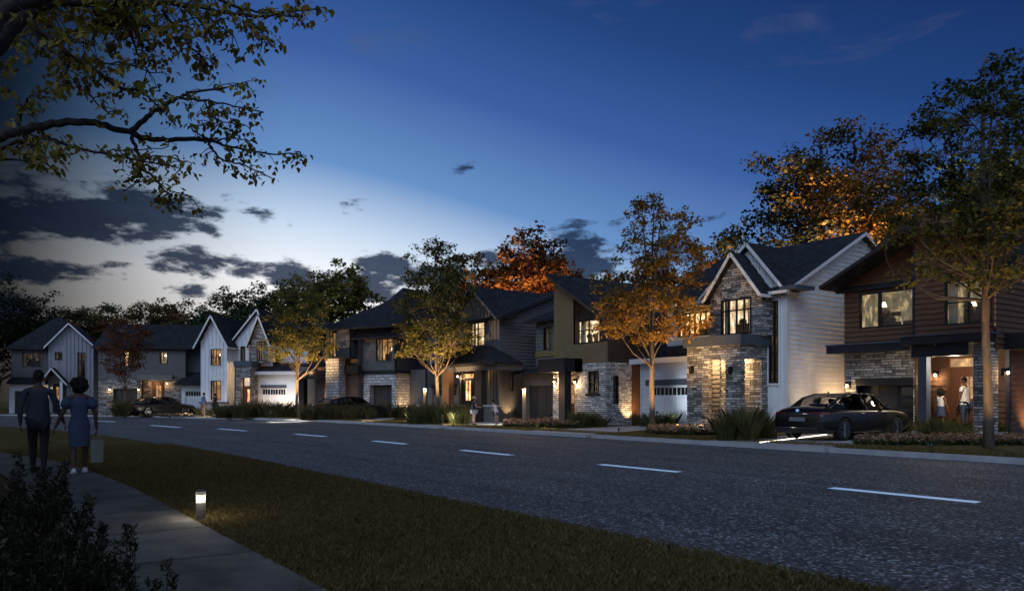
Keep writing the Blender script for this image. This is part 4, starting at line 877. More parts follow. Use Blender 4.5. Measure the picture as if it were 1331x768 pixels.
bgtree(445, 78, 15.8, 5, 8.5, 'yellow green tree behind the hip roofed house', LY, 30, nc=240, per=36, lsz=.34, tintf=lambda c: .6)
bgtree(395, 84, 14.5, 5, 9.5, 'dark green tree above the small white garage', LD, 31, nc=340)
bgtree(345, 84, 14.2, 5, 9, 'blue green tree behind the double gabled house', LD, 32, nc=340)
bgtree(295, 84, 13.6, 4, 8, 'dense dark green tree left of the double gables', LD, 33, nc=340)
bgtree(245, 92, 13.2, 4, 10, 'brown leaved tree above the dark house roof', LDB, 34, nc=360)
bgtree(195, 96, 13.8, 4, 10, 'wide brown tree behind the dark house', LDB, 35, nc=360)
bgtree(150, 98, 13.6, 4, 10, 'green brown tree behind the gap between the far houses', LD, 36, nc=340)
bgtree(105, 96, 12.8, 4, 11, 'brown tree behind the farthest house', LDB, 37, nc=360)
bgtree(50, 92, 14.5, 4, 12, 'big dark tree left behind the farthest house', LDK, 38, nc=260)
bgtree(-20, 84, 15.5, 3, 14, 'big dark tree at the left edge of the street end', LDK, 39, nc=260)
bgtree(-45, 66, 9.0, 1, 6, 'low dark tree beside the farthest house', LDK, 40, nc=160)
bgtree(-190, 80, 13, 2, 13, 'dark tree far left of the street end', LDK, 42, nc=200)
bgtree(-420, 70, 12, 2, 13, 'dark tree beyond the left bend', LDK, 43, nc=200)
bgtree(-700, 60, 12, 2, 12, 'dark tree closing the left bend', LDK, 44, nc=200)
bgtree(520, 88, 10, 3, 9, 'dark green tree hidden behind the hip roof', LD, 41, nc=120)

# ---- big tree overhead with branches reaching in from the upper left
FL = leaf_mat('overhead_leaves', [(0, (.12, .11, .025)), (.5, (.27, .22, .045)), (1, (.5, .36, .08))], trans=.5)
root = empty('overhanging_tree', (-4.6, -3.6, 0), 0, label='big tree whose dark leafy branches hang in from the upper left', cat='tree')
q0 = Vector((-4.6, -3.6, 0))
T = MB(); T.tube([(0, 0, -.1), (.05, .1, 1.5), (.0, .2, 3), (-.2, .5, 4.2), (-.6, 1.3, 5.6)], [.32, .26, .22, .2, .12], 12); T.build('trunk', BARKD, root, smooth=True)
B = MB(); clumps = []; g = random.Random(5); dens = []
def br(pts, r0, r1, d0, d1, leaf=0, rel=2.56, spread=.05):
    n = len(pts); P = []
    for i, (x, y) in enumerate(pts):
        d = d0+(d1-d0)*i/(n-1); P.append(at3(x/rel, y/rel, d)-q0)
    S = smooth([tuple(p) for p in P], 5); k = len(S)
    S = [p+Vector((g.uniform(-.008, .008), g.uniform(-.008, .008), g.uniform(-.008, .008))) for p in S]
    B.tube(S, [r0+(r1-r0)*i/(k-1) for i in range(k)], 7)
    for i in range(leaf):
        f = 1-(i/leaf)**1.2*.85; a = S[min(k-1, int(f*(k-1)))]
        t = a+Vector((g.uniform(-1, 1), g.uniform(-1, 1), g.uniform(-.9, .5)))*spread*1.7
        B.tube([a, a.lerp(t, .5)+Vector((0, 0, .01)), t], [.004, .003, .002], 4, cap=False); clumps.append(t)
    return S
base = br([(-330, 640), (-150, 520), (0, 455), (70, 435), (150, 415), (280, 408), (370, 425), (435, 440)], .034, .019, 4.4, 5.2)
br([(435, 440), (480, 460), (560, 465), (690, 463)], .021, .015, 5.2, 5.5, 2)
br([(690, 463), (740, 485), (830, 500), (930, 512), (1000, 505)], .011, .004, 5.5, 5.8, 14)
br([(690, 463), (705, 495), (740, 530), (810, 550), (900, 590)], .01, .004, 5.5, 5.6, 12)
br([(720, 470), (780, 460), (830, 470)], .006, .003, 5.5, 5.6, 6)
br([(435, 440), (490, 390), (555, 345), (600, 322), (650, 303), (780, 290)], .02, .006, 5.2, 5.6, 5)
br([(600, 325), (680, 335), (760, 350), (880, 372)], .01, .004, 5.4, 5.7, 14); br([(680, 335), (700, 380), (730, 400), (830, 425)], .007, .003, 5.45, 5.5, 14); br([(780, 290), (800, 280), (825, 290)], .004, .003, 5.6, 5.6, 7, spread=.07)
br([(435, 440), (455, 500), (470, 560), (520, 600), (560, 650), (575, 690)], .014, .004, 5.2, 5.1, 10); br([(470, 545), (520, 520), (640, 545)], .006, .003, 5.1, 5.2, 10); br([(470, 560), (460, 600), (410, 640)], .004, .002, 5.1, 5.1, 5); br([(520, 600), (580, 640), (640, 655)], .005, .002, 5.1, 5.2, 7)
br([(120, 425), (160, 455), (230, 485), (340, 510), (430, 525), (600, 560)], .014, .004, 4.9, 5.0, 12); br([(340, 510), (400, 500), (560, 490)], .005, .003, 5, 5, 5); br([(690, 463), (640, 430), (700, 405)], .006, .003, 5.5, 5.4, 4)
br([(65, 435), (72, 370), (100, 320), (130, 325)], .011, .004, 4.9, 4.8, 6); br([(75, 360), (60, 330), (20, 290)], .005, .003, 4.8, 4.8, 4); br([(75, 350), (100, 365), (120, 380)], .004, .003, 4.8, 4.8, 3)
br([(-40, 520), (60, 470), (110, 490), (130, 530), (190, 575)], .013, .004, 4.7, 4.8, 14); br([(-30, 520), (60, 535), (130, 520)], .008, .003, 4.7, 4.7, 5); br([(100, 450), (150, 460), (190, 470)], .006, .003, 4.8, 4.8, 10)
br([(-300, 480), (-80, 220), (0, 130), (65, 60), (150, -30)], .065, .045, 4.0, 4.4)
br([(-60, 120), (-10, 60), (60, 10), (200, -20)], .05, .03, 3.9, 4.2, 6)
br([(100, 30), (200, 5), (300, 12), (400, 15), (540, 10), (640, 20), (760, 45), (870, 55), (950, 40), (1070, 28)], .03, .005, 4.6, 5.2, 34)
br([(300, 12), (380, 60), (470, 85), (540, 110), (620, 150), (680, 200), (700, 225)], .014, .004, 4.8, 5.1, 34); br([(430, 70), (440, 120), (460, 190), (490, 230)], .008, .004, 4.9, 4.9, 16, spread=.09)
br([(60, 40), (100, 80), (180, 140), (240, 190), (320, 235), (380, 285), (450, 300), (500, 330), (540, 375)], .022, .005, 4.5, 5.0, 24); br([(240, 190), (300, 205), (420, 215), (500, 240)], .008, .003, 4.8, 4.9, 14, spread=.07); br([(240, 190), (285, 230), (290, 300), (350, 370), (390, 380)], .008, .003, 4.8, 4.9, 8)
br([(230, 180), (225, 230), (235, 280)], .008, .003, 4.8, 4.8, 12, spread=.08); br([(180, 130), (250, 140), (320, 150)], .008, .004, 4.7, 4.7, 12, spread=.07); br([(90, 70), (130, 130), (140, 190)], .008, .004, 4.7, 4.7, 12, spread=.07)
br([(720, -10), (800, 30), (870, 40), (1000, 60)], .012, .004, 5.0, 5.2, 12); br([(690, 50), (740, 95), (775, 120)], .006, .003, 5, 5, 8); br([(820, 60), (870, 110), (870, 150)], .006, .003, 5.1, 5.1, 12); br([(560, 90), (640, 60), (720, 80)], .006, .003, 5, 5, 12, spread=.08)
for _ in range(9): x = g.uniform(-20, 620); br([(x, -60), (x+g.uniform(-20, 60), -10), (x+g.uniform(0, 90), g.uniform(10, 75))], .01, .004, 4.6, 4.9, 12, spread=.1)
br([(-20, 180), (0, 200), (10, 235)], .006, .003, 4.6, 4.6, 7, spread=.06)
for _ in range(6): x = g.uniform(60, 560); y = g.uniform(20, 90); br([(x, y-30), (x+20, y), (x+60, y+20)], .007, .003, 4.7, 4.9, 12, spread=.08)
B.build('branches', BARKD, root, smooth=True)
leaves('leaves', [tuple(c) for c in clumps], .068, 7, .044, FL, root, 8, droop=.7, flat=.7, shape='lobed')
# unseen crown left of the viewer, placed to shade the pavement and couple
cc = []
while len(cc) < 560:
    a = Vector((g.uniform(-1, 1), g.uniform(-1, 1), g.uniform(-1, 1)))
    if a.length > 1: continue
    p = Vector((-9.5+a.x*5.5, -6.2+a.y*4.4, 6.4+a.z*2.8)); dp = p.x*AX[0]+p.y*AX[1]
    if dp > 0 and (p.x*RT[0]+p.y*RT[1])/dp > -.78 and (p.z-CAMH)/dp < .62: continue
    cc.append(tuple(p-q0))
leaves('crown', cc, .8, 34, .17, FL, root, 9)
def shade_tree(x, y, r, h, label, seed):  # unseen trees, added to cut the light from the left
    g = random.Random(seed); lobes = [(math.cos(k)*r*.45, math.sin(k)*r*.45, h*(.35+.12*(k % 3)), r*.62, h*.26) for k in range(6)]
    tree('unseen_shade_tree', label, 'dense trees on the viewer\'s side of the street', (x, y, 0), lobes, 1.5, 260, r*.14, 40, .24, LD, seed, tr=.25, bark=BARKD, inner=.3)
shade_tree(-17, -8.5, 6.0, 10, 'unseen tree added left of the pavement to cut light', 61); shade_tree(-30, -14, 6.5, 11, 'unseen tree added farther along the left side to cut light', 62); shade_tree(6, -7, 6.0, 10, 'unseen tree added behind the viewer on the left to cut light', 63)
# ================================================================ LOW PLANTS
def blades(name, P, h, w, m, parent=None, seed=0, lean=.35, seg=2):
    g = np.random.default_rng(seed); P = np.asarray(P, float); n = len(P)
    H = h*(.5+.8*g.random(n)); a = g.random(n)*6.283; L_ = lean*H*(.3+g.random(n)); b = g.random(n)*6.283
    dx, dy = np.cos(a)*w/2, np.sin(a)*w/2; lx, ly = np.cos(b)*L_, np.sin(b)*L_
    V = np.zeros((n, 5, 3))
    V[:, 0] = P+np.stack([-dx, -dy, 0*H], 1); V[:, 1] = P+np.stack([dx, dy, 0*H], 1)
    V[:, 2] = P+np.stack([dx*.7+lx*.4, dy*.7+ly*.4, H*.6], 1); V[:, 3] = P+np.stack([lx, ly, H], 1); V[:, 4] = P+np.stack([-dx*.7+lx*.4, -dy*.7+ly*.4, H*.6], 1)
    me = bpy.data.meshes.new(name); me.vertices.add(n*5); me.vertices.foreach_set('co', V.reshape(-1))
    me.loops.add(n*5); me.loops.foreach_set('vertex_index', np.arange(n*5, dtype=np.int32)); me.polygons.add(n)
    me.polygons.foreach_set('loop_start', (np.arange(n)*5).astype(np.int32)); me.polygons.foreach_set('loop_total', np.full(n, 5, np.int32)); me.update()
    t = me.attributes.new('tint', 'FLOAT', 'FACE'); t.data.foreach_set('value', g.random(n).astype(np.float32)); me.materials.append(m)
    o = bpy.data.objects.new(name, me); COL.objects.link(o)
    if parent: o.parent = parent
    return o
GR = leaf_mat('lawn_blades', [(0, (.065, .05, .016)), (.6, (.14, .1, .03)), (1, (.23, .165, .06))], .8, .25)
gg = np.random.default_rng(2); pts = []
nx_, ny_ = [p for p in NEAR], None
NX = np.array([p.x for p in NEAR][::-1]); NY = np.array([p.y for p in NEAR][::-1]); SX = np.array([p.x for p in SWR][::-1]); SY = np.array([p.y for p in SWR][::-1])
n = 190000; X = -1.0-24*gg.random(n)**1.35; lo = np.interp(X, SX, SY)+.0; hi = np.interp(X, NX, NY)+.03; Y = lo-.02+(hi-lo+.06)*gg.random(n)
dep = X*AX[0]+Y*AX[1]; k = (dep > 4.5)
tag(blades('grass', np.stack([X[k], Y[k], np.full(k.sum(), .035)], 1), .05, .009, GR, seed=4, lean=.9), 'short dark grass blades covering the near verge', 'grass', kind='stuff')
X = -1-60*gg.random(36000); Y = 19+3.2*gg.random(36000); fy = np.interp(X, [p.x for p in FAR][::-1], [p.y for p in FAR][::-1])
tag(blades('grass', np.stack([X, fy+.35+1.2*gg.random(36000), np.full(36000, .12)], 1), .07, .02, GR, seed=5), 'strip of mown grass behind the far kerb', 'grass', kind='stuff')

OG = leaf_mat('reed_blades', [(0, (.03, .035, .015)), (.5, (.08, .08, .03)), (.85, (.17, .13, .055)), (1, (.3, .2, .09))], .7, .35)
OG2 = leaf_mat('bush_blades', [(0, (.035, .045, .016)), (.6, (.1, .105, .035)), (1, (.19, .16, .06))], .7, .35)
def disc(n, r, g): a = g.random(n)*6.283; q = r*np.sqrt(g.random(n)); return np.stack([np.cos(a)*q, np.sin(a)*q, np.zeros(n)], 1)
protos = []
for i in range(4):
    g = np.random.default_rng(40+i); protos.append((disc(330, .24, g), i))
def clump(loc, h, seed, label, group, m=OG, r=1.0, proto=None):
    if proto is None:
        o = blades('grass_clump', protos[seed % 4][0], h, .013, m, seed=seed, lean=.6)
    else: o = proto.copy(); COL.objects.link(o)
    o.location = loc; o.rotation_euler = (0, 0, seed*1.7); o.scale = (r, r, 1); tag(o, label, 'grass clump', group); return o
def bed(px0, px1, y0, y1, n, h, label, group, m=OG, seed=0, z=.12):
    """tufts between two columns and two rows of ground positions"""
    g = random.Random(seed); pr = [None]*4
    for i in range(n):
        f = (i+g.random())/n; d = 1270/(y0+(y1-y0)*g.random()-HY); p = at(px0+(px1-px0)*f, d, z); j = i % 4
        o = clump(p, h, j+seed, label, group, m, g.uniform(.8, 1.3), pr[j])
        if pr[j] is None: pr[j] = o
        o.rotation_euler.z = g.random()*6; o.scale.z = g.uniform(.75, 1.2)
bed(286, 384, 541.0, 543.5, 30, .95, 'tawny tuft of tall grass in front of the white garage wall', 'tawny grass tufts before the white garage', seed=1)
bed(392, 480, 542.5, 546.0, 34, .8, 'green tuft of tall grass in front of the car by the brick pier', 'grass tufts before the brick pier', seed=2)
bed(480, 528, 541.5, 543.2, 12, .8, 'green tuft of grass before the white brick garage', 'grass tufts before the brick garage', seed=3)
bed(536, 606, 547.0, 552.0, 34, .85, 'dark green tuft of grass beneath the green street tree', 'grass tufts under the green street tree', OG2, seed=4)
bed(668, 692, 544.5, 548.0, 8, .8, 'green tuft of grass beside the dark side wall', 'grass tufts by the dark side wall', OG2, seed=5)
bed(150, 166, 540.0, 541.5, 7, 1.2, 'yellowish grass tuft around the red leaved tree', 'grass tufts round the red tree', seed=6)
bed(248, 284, 538.5, 540.5, 10, .6, 'low green tuft beside the white gable', 'low tufts by the white gable', OG2, seed=7)
bed(940, 998, 567.0, 573.0, 20, .82, 'lush green tuft of the big clump by the parked black sedan', 'lush tufts left of the black sedan', OG2, seed=8)
bed(1110, 1300, 563, 571, 40, .5, 'low green perennial in front of the timber house', 'perennials before the timber house', OG2, seed=9)
bed(745, 790, 552, 555, 12, .6, 'low dark tuft below the pale stone wall', 'tufts below the pale stone wall', OG2, seed=10)
bed(838, 900, 551, 557, 16, .6, 'low dark tuft before the white garage door', 'tufts before the white garage door', OG2, seed=11)
FLW = leaf_mat('pale_blossom', [(0, (.08, .05, .03)), (.5, (.26, .16, .1)), (1, (.55, .38, .26))], .7, .3)
FLG = leaf_mat('blossom_leaves', [(0, (.02, .03, .01)), (1, (.07, .08, .03))])
def flowers(pxs, rows, n, label, h=.22, seed=0):
    g = random.Random(seed); cs = []; cg = []
    for i in range(n):
        d = 1270/(rows[0]+(rows[1]-rows[0])*g.random()-HY); p = at(pxs[0]+(pxs[1]-pxs[0])*g.random(), d, .12); hh = h*g.uniform(.5, 1.1)
        cg.append((p.x, p.y, .12+hh*.5)); cs.append((p.x, p.y, .12+hh))
    root = empty('flower_bed', (0, 0, 0), 0, label=label, cat='flower bed'); root['kind'] = 'stuff'
    leaves('leaves', cg, .12, 12, .09, FLG, root, seed+1); leaves('blossoms', cs, .06, 9, .06, FLW, root, seed+2)
flowers((1112, 1331), (571, 578.5), 900, 'pale flower border along the grass before the timber house', seed=1)
flowers((655, 752), (550, 556), 650, 'warmly lit flower bed in front of the modern house', h=.3, seed=2)
flowers((843, 936), (559, 565.5), 600, 'lit flower bed in front of the stone porch', h=.28, seed=3)
flowers((204, 250), (539, 541.5), 160, 'glowing low flower bed beside the far sedan', seed=4)
# dark shrubs in the near left corner
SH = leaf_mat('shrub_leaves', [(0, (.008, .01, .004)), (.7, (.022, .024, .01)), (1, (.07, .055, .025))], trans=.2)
def shrub(px, d, top, w, stems, label, seed, lean=.1):
    g = random.Random(seed); p = at(px, d, .03); H = CAMH+(HY-top)*d/F; root = empty('shrub', p, 0, label=label, cat='shrub'); T = MB(); cs = []
    for s in range(stems):
        a = g.random()*6.28; r = w*g.random()**.5*.5; hh = H*(1 if s == 0 else g.uniform(.55, .97)); x, y = math.cos(a)*r, math.sin(a)*r; lx, ly = g.uniform(-lean, lean), g.uniform(-lean, lean)
        q = [Vector((x*.5+lx*t+(x*.5)*t, y*.5+ly*t+(y*.5)*t, hh*t)) for t in (0, .3, .6, 1)]; T.tube(q, [.007, .005, .004, .002], 5)
        k = int(hh/.03)
        for i in range(k):
            t = .18+.82*i/k; f = t*3; j = min(2, int(f)); j = 0 if t < .3 else 1 if t < .6 else 2
            c = q[0].lerp(q[3], t); rr = .055*(1-t)+.012; cs.append((c.x+g.uniform(-rr, rr), c.y+g.uniform(-rr, rr), hh*t))
    T.build('stem', BARKD, root); leaves('foliage', cs, .03, 12, .036, SH, root, seed, droop=-.6, wd=.17)
shrub(150, 4.4, 684, .26, 6, 'leafy dark shrub with two upright sprigs at the pavement edge', 1); shrub(126, 4.5, 676, .12, 4, 'slender dark sprig left of the twin sprigs', 2)
shrub(205, 3.9, 738, .1, 3, 'lowest small sprig at the bottom edge of the pavement', 3); shrub(186, 4.0, 752, .08, 2, 'tiny sprig poking up beside the lowest one', 4)
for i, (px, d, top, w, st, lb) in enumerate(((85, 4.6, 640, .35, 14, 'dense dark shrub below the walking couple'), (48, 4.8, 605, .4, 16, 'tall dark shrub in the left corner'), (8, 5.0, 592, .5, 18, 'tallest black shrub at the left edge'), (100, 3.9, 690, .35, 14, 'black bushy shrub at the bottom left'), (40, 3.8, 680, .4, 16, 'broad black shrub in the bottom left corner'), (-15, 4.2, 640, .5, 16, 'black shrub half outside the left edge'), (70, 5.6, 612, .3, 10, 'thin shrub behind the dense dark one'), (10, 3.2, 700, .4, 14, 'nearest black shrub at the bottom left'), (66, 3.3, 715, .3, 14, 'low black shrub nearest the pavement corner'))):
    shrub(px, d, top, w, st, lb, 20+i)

# ================================================================ LAMPS OUTDOORS
p = at(261, 8.65, .04); b = empty('bollard_light', p, 0, label='short lit bollard light standing in the near grass', cat='bollard'); b.scale = (.82, .82, .86)
MB().lathe([(.0, 0), (.07, 0), (.07, .015), (.062, .02), (.062, .235), (.0, .235)], 20).build('post', mat('bollard_metal', (.05, .045, .045), .5, .1), b, smooth=False)
MB().lathe([(.055, .235), (.06, .24), (.06, .335), (.055, .34)], 20).build('lens', emit('frosted_lens', (.92, .9, .82), .3), b, smooth=True)
MB().lathe([(.0, .34), (.064, .34), (.066, .35), (.066, .385), (.05, .4), (.0, .402)], 20).build('cap', MATS['bollard_metal'], b)
MB().tube([(.067, 0, .235), (.067, 0, .34)], [.004, .004], 5).build('rib', MATS['bollard_metal'], b)
for a in range(6): light('POINT', (.16*math.cos(a*1.047), .16*math.sin(a*1.047), .29), .38, (1, .92, .75), b, r=.04)
def uplight(x, y, label, tgt, e, ang=70, col=WARM, z=.13):
    b = empty('ground_spotlight', (x, y, z), 0, label=label, cat='spotlight', group='small spotlights set in the planting')
    MB().tube([(0, 0, -z), (0, 0, .08)], [.012, .012], 6).build('stake', BLACK, b); t = (Vector(tgt)-Vector((x, y, z+.12))).normalized()
    MB().tube([Vector((0, 0, .1))-t*.05, Vector((0, 0, .1))+t*.05], [.035, .045], 10).build('head', BLACK, b)
    light('SPOT', Vector((0, 0, .1))+t*.07, e, col, b, rot=t, r=.03, spot=ang, blend=.8)
def wl(H, u, v, z): x, y = H.w(u, v); return (x, y, z)
def up_wall(H, u, v, du, dv, label, e, ang=75, top=2.0, col=WARM, z=.13): a = wl(H, u, v, 0); uplight(a[0], a[1], label, wl(H, u+du, v+dv, top), e, ang, col, z)
up_wall(H2, H2.U(856, -2.2), -2.3, .35, 2.2, 'added spotlight in the bed brightening the white garage door', 60, 84, 1.5, (.78, .88, 1), .75)  # cool lamp added to brighten the garage door
up_wall(H6, H6.U(362, H6.V(305, 0)-3), H6.V(305, 0)-3.2, .2, 3, 'added pale spotlight brightening the small white garage', 60, 110, 1.6, (.95, .95, 1), .95)  # another added lamp, lifting the far garage front
up_wall(H2, .9, 3.2, -.9, .3, 'spotlight washing the white side wall behind the sedan', 170, 110, 1.6)
up_wall(H2, 1.0, 1.2, -1.0, .2, 'spotlight at the corner of the white siding', 30, 100, 1.6)
up_wall(H3, .55, H3.V(814, 0), -.55, .1, 'spotlight on the pale stone side wall', 45, 80, 1.2); up_wall(H3, .6, H3.V(829, 0), -.57, .1, 'spotlight on the reddish wall beside the driveway', 14, 90, 1.8)
up_wall(H4, .7, H4.V(659, 0), -.7, 0, 'spotlight on the dark siding below the narrow window', 55, 70, 1.3)
up_wall(H1, H1.U(1293, -.55)+.9, 1.6, -.9, .4, 'spotlight washing the reddish timber side wall', 55, 110, 1.5)
up_wall(H5, .8, H5.V(523, 0), -.8, 0, 'spotlight on the white brick side wall', 55, 100, 1.8); up_wall(H5, H5.U(468, 0), -1.9, .2, 1.6, 'spotlight on the brick beside the black garage', 12, 90, .9)
up_wall(H6, H6.U(383, H6.V(305, 0)), H6.V(305, 0)-1.5, .1, 1.2, 'bright spotlight on the white garage wall', 75, 120, 1.9); up_wall(H6, H6.U(352, H6.V(305, 0)), H6.V(305, 0)-1.5, 0, 1.2, 'spotlight aimed at the small white garage door', 30, 110, 1.6)
up_wall(H6, H6.U(301, 1)+.6, -1.0, -.9, 1.5, 'spotlight beside the stone porch pillar', 10, 90, 2.2)
up_wall(H8, .6, .8, -.6, 0, 'spotlight on the corner of the farthest house', 10, 80, 1.4); up_wall(H5, H5.U(405, .9), -1.6, .1, 2.4, 'spotlight on the taupe wall left of the brick pier', 30, 90, 1.4)
up_wall(H7, H7.U(190, .8), -1.2, .1, 2, 'spotlight on the stone under the far porch', 14, 90, 1.0)
def post_lamp(px, d, ytop, label, e=14):
    p = at(px, d, .12); z = CAMH+(HY-ytop)*d/F-.12; b = empty('post_lamp', p, 0, label=label, cat='lamp post', group='short lamp posts by the paths')
    MB().box(-.06, .06, -.06, .06, 0, z).build('post', WTRIM if d > 47 else TAUPE, b); MB().lathe([(.0, z+.12), (.05, z+.1), (.2, z+.02), (.2, z), (.0, z+.01)], 12).build('lamp_shade', BLACK, b)
    MB().ell((0, 0, z-.0), (.09, .09, .05), 8, 6).build('bulb', BULB, b)
    for a in (0, 1): light('POINT', (AX[0]*-.14+RT[0]*.12*(a*2-1), AX[1]*-.14+RT[1]*.12*(a*2-1), z-.06), e/2, WARM, b, r=.05)
post_lamp(681, 39, 505.5, 'short lit lamp post between the modern and the craftsman house', 26); post_lamp(552, 46, 505, 'short pale lamp post at the left end of the craftsman porch', 20)
# spots that light the street trees from below
def treelight(px, d, label, e, h=5, dx=-.9, dy=-.7, ang=75, zz=.13):
    p = at(px, d, 0); c = -p.normalized(); s_ = Vector((-c.y, c.x, 0))
    for sg in (-1, 1): q = p+c*1.6+s_*(1.2*sg); uplight(q.x, q.y, ('left ' if sg < 0 else 'right ')+label, (p.x, p.y, h), e*1.1, 100, z=zz)
treelight(1283, 20.2, 'spotlight below the tall green street tree', 130, 4.5, .9, .9); treelight(845, 31.2, 'spotlight below the amber street tree', 330, 5, 1.6, .3, 95); treelight(565, 44, 'spotlight below the green street tree', 420, 4.6, 1.3, .2, 85, .95)
treelight(388, 54, 'spotlight below the yellow green street tree', 480, 5, 1.6, .4, 95, .95); treelight(162, 60, 'spotlight below the red leaved tree', 30, 4, 1, -.5, 90)
# unseen flood lamps, added behind the houses to warm the big crowns
def flood(px, d, zt, e, label, dx=3.0, dy=-4, ang=60, z=.1, col=(1, .68, .36)):
    p = at(px, d, 0); uplight(p.x+dx, p.y+dy, label, (p.x, p.y, zt), e, ang, col, z)
flood(1095, 50, 13.5, 12500, 'unseen floodlight added behind the white stone house', 2.6, -6.2, 100); flood(1062, 50, 13, 8000, 'second unseen floodlight added left of the first behind the white stone house', 0.5, -5.2, 85); flood(700, 64, 12.5, 6500, 'unseen floodlight added behind the craftsman house', 4, -4.5, 75, col=(1, .6, .28))
# light strips in the driveways
STRIPW = emit('white_light_strip', (1, .9, .72), 3.5)
def strip_light(a, b, w, label):
    a = Vector(a); b = Vector(b); t = (b-a).normalized(); s = Vector((-t.y, t.x, 0))*w; mb = MB(); mb.slab([a-s, b-s, b+s, a+s], (0, 0, .02)); o = mb.build('light_strip', STRIPW); tag(o, label, 'light strip')
strip_light((-14.0, 18.9, .147), (-15.75, 25, .147), .03, 'glowing white light strip along the edge of the sedan driveway')
for (x, y, e, lb) in ((-38.8, 21.5, 60, 'low path light by the two girls'),):
    pass
def path_light(px, d, label, e, tgt_px, tgt_d):
    p = at(px, d, .13); q = at(tgt_px, tgt_d, .13); b = empty('path_light', p, 0, label=label, cat='path light', group='low path lights by the driveways')
    MB().tube([(0, 0, 0), (0, 0, .55)], [.02, .02], 8).build('post', BLACK, b); MB().lathe([(0, .64), (.04, .63), (.11, .56), (.0, .57)], 10).build('lamp_shade', BLACK, b)
    light('SPOT', (0, 0, .54), e, (1, .9, .75), b, rot=(q-p-Vector((0, 0, .54))), r=.03, spot=150, blend=.7)
path_light(575, 38.5, 'path light left of the two girls', 160, 600, 38.5); path_light(662, 39.0, 'path light right of the two girls', 160, 636, 38.5)
path_light(470, 44.5, 'path light left of the hip roofed house driveway', 170, 495, 45); path_light(533, 44.5, 'path light right of the hip roofed house driveway', 170, 512, 45)
path_light(388, 47.5, 'path light beside the yellow green tree', 200, 375, 47.8); path_light(352, 48.5, 'path light before the white garage', 120, 364, 48.5); path_light(277, 56, 'path light by the couple at the kerb', 160, 262, 58); path_light(245, 57.5, 'path light left of the couple at the kerb', 160, 253, 58.5)
path_light(716, 33.5, 'path light in the flower bed of the modern house', 60, 700, 33.5); path_light(915, 29.5, 'path light in the flower bed of the stone porch', 55, 900, 29.5); path_light(238, 58.5, 'path light in the low bed by the far sedan', 10, 228, 58.5)

# ================================================================ CARS
def PAINTM():
    m, nt, b = nmat('car_paint'); b.inputs['Base Color'].default_value = (.006, .006, .007, 1); b.inputs['Roughness'].default_value = .3; b.inputs['Metallic'].default_value = 0; b.inputs['Coat Weight'].default_value = .3; b.inputs['Coat Roughness'].default_value = .04; return m
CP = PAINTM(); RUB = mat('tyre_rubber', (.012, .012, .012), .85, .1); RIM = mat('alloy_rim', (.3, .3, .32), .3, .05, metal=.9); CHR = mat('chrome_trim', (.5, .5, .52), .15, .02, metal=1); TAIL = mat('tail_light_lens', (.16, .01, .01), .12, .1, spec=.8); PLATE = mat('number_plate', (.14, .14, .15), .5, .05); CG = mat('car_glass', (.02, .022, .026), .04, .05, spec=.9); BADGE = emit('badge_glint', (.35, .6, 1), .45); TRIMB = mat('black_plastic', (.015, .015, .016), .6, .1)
def cglass():
    m, nt, b = nmat('tinted_car_glass'); L = nt.links.new
    t = N(nt, 'ShaderNodeBsdfTransparent'); t.inputs[0].default_value = (.42, .44, .46, 1); g = N(nt, 'ShaderNodeBsdfGlossy'); g.inputs['Roughness'].default_value = .02
    lw = N(nt, 'ShaderNodeLayerWeight'); lw.inputs[0].default_value = .3; mx = N(nt, 'ShaderNodeMixShader'); L(lw.outputs['Fresnel'], mx.inputs[0]); L(t.outputs[0], mx.inputs[1]); L(g.outputs[0], mx.inputs[2]); L(mx.outputs[0], nt.nodes['Material Output'].inputs[0]); return m
TG = cglass()
def evalmesh(o, name):
    dg = bpy.context.evaluated_depsgraph_get(); dg.update(); me = bpy.data.meshes.new_from_object(o.evaluated_get(dg)); me.name = name; return me
